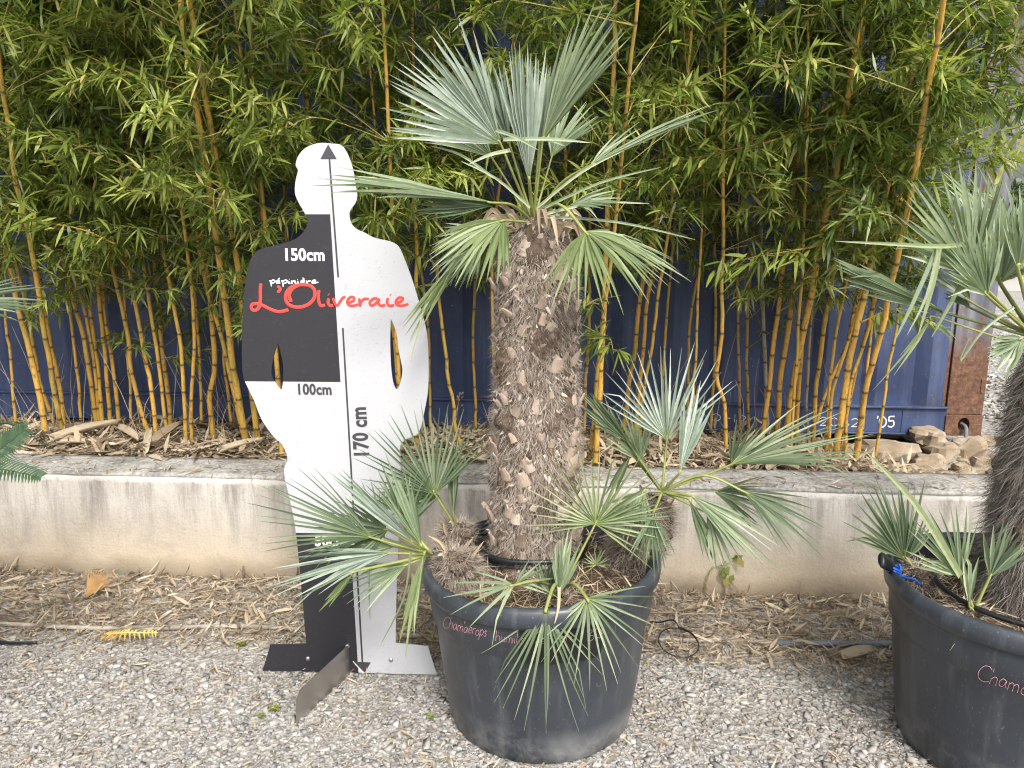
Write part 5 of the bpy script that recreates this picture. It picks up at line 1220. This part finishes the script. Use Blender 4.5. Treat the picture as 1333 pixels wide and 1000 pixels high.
# ------------------------------------------------------------------ small things on the ground
def gp(px, py, h=.012):
    p = at_z(px, py, h); return p
pts = [gp(-120, 808), gp(0, 812), gp(100, 817, .014), gp(200, 818), gp(300, 815), gp(395, 819), gp(480, 824), gp(600, 830), gp(840, 833), gp(950, 834), gp(1010, 837)]
mb = MB(); mb.tube(smooth_path(pts, 6), .0085, 8); P = smooth_path([gp(1010, 837), gp(1100, 838), gp(1170, 838), gp(1260, 838)], 6)
o = mb.build("ground_pipe", M['pipe'], loc=tuple(pts[0])); tag(o, "thin dirty grey irrigation pipe lying along the litter before the wall", "pipe")
mb = MB(); mb.tube(P, .011, 8); tag(mb.build("ground_pipe", M['pipegrey'], loc=tuple(P[0])), "thicker blue-grey pipe end lying left of the right pot", "pipe")
mb = MB(); P = smooth_path([gp(-80, 826), gp(-20, 832), gp(10, 837), gp(48, 837, .008)], 6); mb.tube(P, .0055, 8); tag(mb.build("black_hose", M['blackp'], loc=tuple(P[0])), "short black hose end on the gravel at the left edge", "hose")
mb = MB(); c = gp(883, 843, .02); P = [c + Vector((.068 * math.cos(a), .078 * math.sin(a), .018 + .012 * math.sin(a * 1.0) + .0006 * a)) for a in [R(15 * i) for i in range(30)]]; mb.tube(P, .0024, 6)
mb.tube(smooth_path([c + Vector((.02, .08, .03)), c + Vector((.0, .1, .05)), c + Vector((-.04, .12, .03)), c + Vector((-.07, .16, .01))], 4), .003, 6); tag(mb.build("wire_loop", M['blackp'], loc=tuple(c)), "loop of thin dark wire lying beside the middle pot", "wire")
tw = MB()
for i in range(70):
    a, b = rng.choice([((-2.3, 2.62), (-.6, 2.55)), ((.35, 2.5), (1.5, 2.45))]), 0
    x = rng.uniform(a[0][0], a[1][0]); y = rng.uniform(2.42, 2.86) - .07 * x; an = rng.gauss(0, .6); l = rng.uniform(.08, .35); dx, dy = math.cos(an) * l, math.sin(an) * l * .6
    z = .016 + gz(x, y); tw.tube(smooth_path([(x, y, z), (x + dx * .5, y + dy * .5 + rng.uniform(-.01, .01), z + rng.uniform(0, .02)), (x + dx, y + dy, z)], 3), rng.uniform(.0012, .003), 5, a=rng.uniform(.2, .8))
tag(tw.build("fallen_twigs", M['litter']), "thin dead twigs strewn in the litter before the wall", "twigs", kind="stuff")
def dead_frond(px0, py0, px1, py1, lab, wd, n, v):
    p0, p1 = gp(px0, py0, .02), gp(px1, py1, .03); mid = (p0 + p1) / 2 + Vector((0, -.03, .02)); P = smooth_path([p0, mid, p1], 8); mb = MB(); m = len(P); mb.tube(P, .003, 5, a=v)
    for i in range(n):
        t = i / n; k = min(m - 2, int(t * (m - 1))); p = P[k]; d = (P[k + 1] - P[k]).normalized(); s = Vector((0, 0, 1)).cross(d)
        for sg in (-1, 1):
            q = (s * sg + d * .4 * (1 if sg > 0 else .5)).normalized(); L = wd * (math.sin(math.pi * (t * .85 + .1)) ** .5) * rng.uniform(.85, 1.1) * (1 if sg < 0 else .55); e = p + q * L + Vector((0, 0, rng.uniform(-.01, .008))); mb.add([p - d * .003, p + d * .003, (p + e) / 2 + d * .003 + Vector((0, 0, .004)), (p + e) / 2 - d * .003 + Vector((0, 0, .004)), e], [(0, 1, 2, 3), (3, 2, 4)], v + rng.uniform(-.05, .05))
    return mb, p0
m1 = simple("yellow_dead_leaf", (.62, .42, .11), .7, var=.2); m2 = simple("orange_dead_leaf", (.40, .23, .09), .7, var=.25)
mb, p0 = dead_frond(137, 826, 205, 824, "", .045, 60, .5); tag(mb.build("dead_frond", m1, smooth=False, loc=tuple(p0)), "dead yellow feather-shaped cycad frond on the ground at the left", "dead leaf")
mb = MB(); c = gp(112, 778, .02)
for i in range(16):
    a = R(40 + i * 5.5); e = c + Vector((math.cos(a) * .10, math.sin(a) * .16, .03 + .002 * i)); s = Vector((-math.sin(a), math.cos(a), 0)) * .0035; mb.add([c, (c + e) / 2 + s, e, (c + e) / 2 - s], [(0, 1, 2, 3)])
tag(mb.build("dead_fan_leaf", m2, smooth=False, loc=tuple(c)), "small brown dead fan leaf in the litter close to the wall, left", "dead leaf")
def weed(px, py, h, n, lab, dry=False, seed=0):
    r = random.Random(seed); c = gp(px, py, .004); root = thing("weed", c, lab, "weed"); mb = MB(); st = MB()
    for i in range(n):
        a = r.uniform(0, 6.28); e = c + Vector((math.cos(a) * h * .5, math.sin(a) * h * .4, h * r.uniform(.3, 1))); st.tube([c, (c + e) / 2 + Vector((0, 0, h * .1)), e], [.0016, .0012, .0008], 4)
        for k in range(4):
            b = r.uniform(0, 6.28); q = Vector((math.cos(b), math.sin(b), r.uniform(-.2, .5))).normalized(); L = h * r.uniform(.25, .45) + .008; s = q.cross(Vector((0, 0, 1))).normalized() * L * .28; o = c.lerp(e, r.uniform(.4, 1)); mb.add([o, o + q * L * .5 + s, o + q * L, o + q * L * .5 - s], [(0, 1, 2, 3)], r.uniform(.3, .9), .5)
    mb.build("leaves", M['bleaf'], root, False); st.build("stem", M['twig'], root)
weed(315, 842, .026, 6, "tiny green weed sprouting in the litter left of the board", seed=1); weed(357, 925, .020, 5, "tiny green weed on the gravel left of the steel plate", seed=2); weed(340, 935, .016, 4, "tiny yellowish weed left of the steel plate, lowest in the gravel", seed=3); weed(560, 935, .012, 8, "low mossy green weed in the gravel just left of the middle pot", seed=4)
c = at_z(918, 770, .02); root = thing("dried_weed", c, "withered plant with curled brown-green leaves at the foot of the wall right of the pot", "weed")
mb = MB(); P = smooth_path([c, Y(922, 750, c.y), Y(930, 738, c.y), Y(945, 735, c.y), Y(958, 728, c.y - .02)], 5); mb.tube(P, [.0035 - .0001 * i for i in range(len(P))], 6); mb.build("stem", M['twig'], root)
mb = MB(); r = random.Random(4)
for (px, py) in ((945, 730), (950, 738), (955, 748), (948, 752), (960, 726), (956, 722), (940, 742), (952, 728)):
    o = Y(px, py, c.y - .01); q = Vector((r.uniform(-.6, .6), r.uniform(-.6, .2), r.uniform(-1, .2))).normalized(); L = r.uniform(.03, .055); s = q.cross(Vector((0, 1, .2))).normalized() * L * .33
    mb.add([o, o + q * L * .45 + s + Vector((0, -.008, 0)), o + q * L, o + q * L * .45 - s + Vector((0, .006, 0))], [(0, 1, 2, 3)], r.choice([.4, .96, .97]), .5)
mb.build("leaves", M['bleaf'], root, False)
# dry grass seed head in the bed just left of the big trunk
c = at_z(590, 580, .42); root = thing("dry_stalk", c, "brown dry seed stalk standing behind the pot, left of the big trunk", "dry stalk")
mb = MB(); mb.tube([c, Y(594, 545, c.y), Y(598, 512, c.y)], [.002, .0018, .001], 5); mb.build("stalk", M['litter'], root)
mb = MB(); r = random.Random(8)
for i in range(46):
    p = Y(592 + 6 * i / 46 + r.uniform(-4, 4), 556 - 44 * i / 46, c.y + r.uniform(-.01, .01)); q = Vector((r.uniform(-1, 1), r.uniform(-1, 1), .6)).normalized() * .018; s = q.cross(Vector((0, 1, 0))).normalized() * .004; mb.add([p, p + q * .5 + s, p + q, p + q * .5 - s], [(0, 1, 2, 3)], .15)
mb.build("seed_head", M['litter'], root, False)
# bare thin twigs between the canes on the left
tw = MB()
for i in range(60):
    px = rng.uniform(10, 330) if i < 36 else rng.uniform(780, 1100); p = at_z(px, rng.uniform(548, 580), .42); e = p + Vector((rng.uniform(-.18, .12), rng.uniform(-.15, .1), rng.uniform(.15, .55)))
    tw.tube(smooth_path([p, p.lerp(e, .5) + Vector((rng.uniform(-.03, .03), 0, .02)), e], 3), [.0018, .0017, .0016, .0014, .0012, .001, .0008], 4, a=rng.uniform(.3, .9))
tag(tw.build("dry_twigs", M['litter']), "thin bare dead twigs standing among the bamboo feet", "twigs", kind="stuff")

# ------------------------------------------------------------------ far background, right edge
hb_ = Vector((12.4, 17.0, .28)); root = thing("hedge", hb_, "dark green clipped hedge far behind on the right under the pale sky", "hedge")
r = np.random.RandomState(77); n = 9000; P = np.stack([r.uniform(8.2, 17, n), r.uniform(16.6, 17.8, n), .3 + 2.0 * r.uniform(0, 1, n) ** .7], 1); P[:, 2] += .25 * np.sin(P[:, 0] * 2.3) * (P[:, 2] > 1.6)
D = unit_rand(r, n); S = unit_rand(r, n); V, Fc, v, t = blades(P, D, S, r.uniform(.10, .22, n), r.uniform(.05, .10, n), r.uniform(0, 1, n), droop=np.zeros(n), curl=np.zeros(n)); link_mesh("foliage", np_mesh("foliage", V, Fc, {"v": v, "t": t * 0 + .5}), M['hedge'], root, smooth=False)
mb = MB(); mb.box((12.5, 17.3, .9), (8.4, .5, 1.3)); mb.build("inner_branches", M['core'], root, False)
mb = MB(); mb.box((11.5, 14.6, .42), (9, .22, .32)); root = thing("low_wall", (11.5, 14.6, .26), "low pale wall topped with red clay tiles at the end of the gravel yard", "wall"); mb.build("wall_body", M['render'], root, False)
mb = MB()
for i in range(36): mb.tube([(7.1 + i * .25, 14.44, .60), (7.1 + i * .25, 14.6, .635), (7.1 + i * .25, 14.76, .60)], .085, 8)
mb.build("tile_coping", M['tile'], root)
for i, (yy, lab) in enumerate(((9.2, "thin pale hose stretched across the gravel yard, nearer one"), (10.2, "thin pale hose stretched across the gravel yard, farther one"))):
    mb = MB(); mb.tube([(4.2, yy + .3, .275), (7, yy, .28), (10, yy - .3, .29)], .022, 8); tag(mb.build("yard_hose", M['pipe'], loc=(4.2, yy + .3, .27)), lab, "hose", "hoses across the yard")
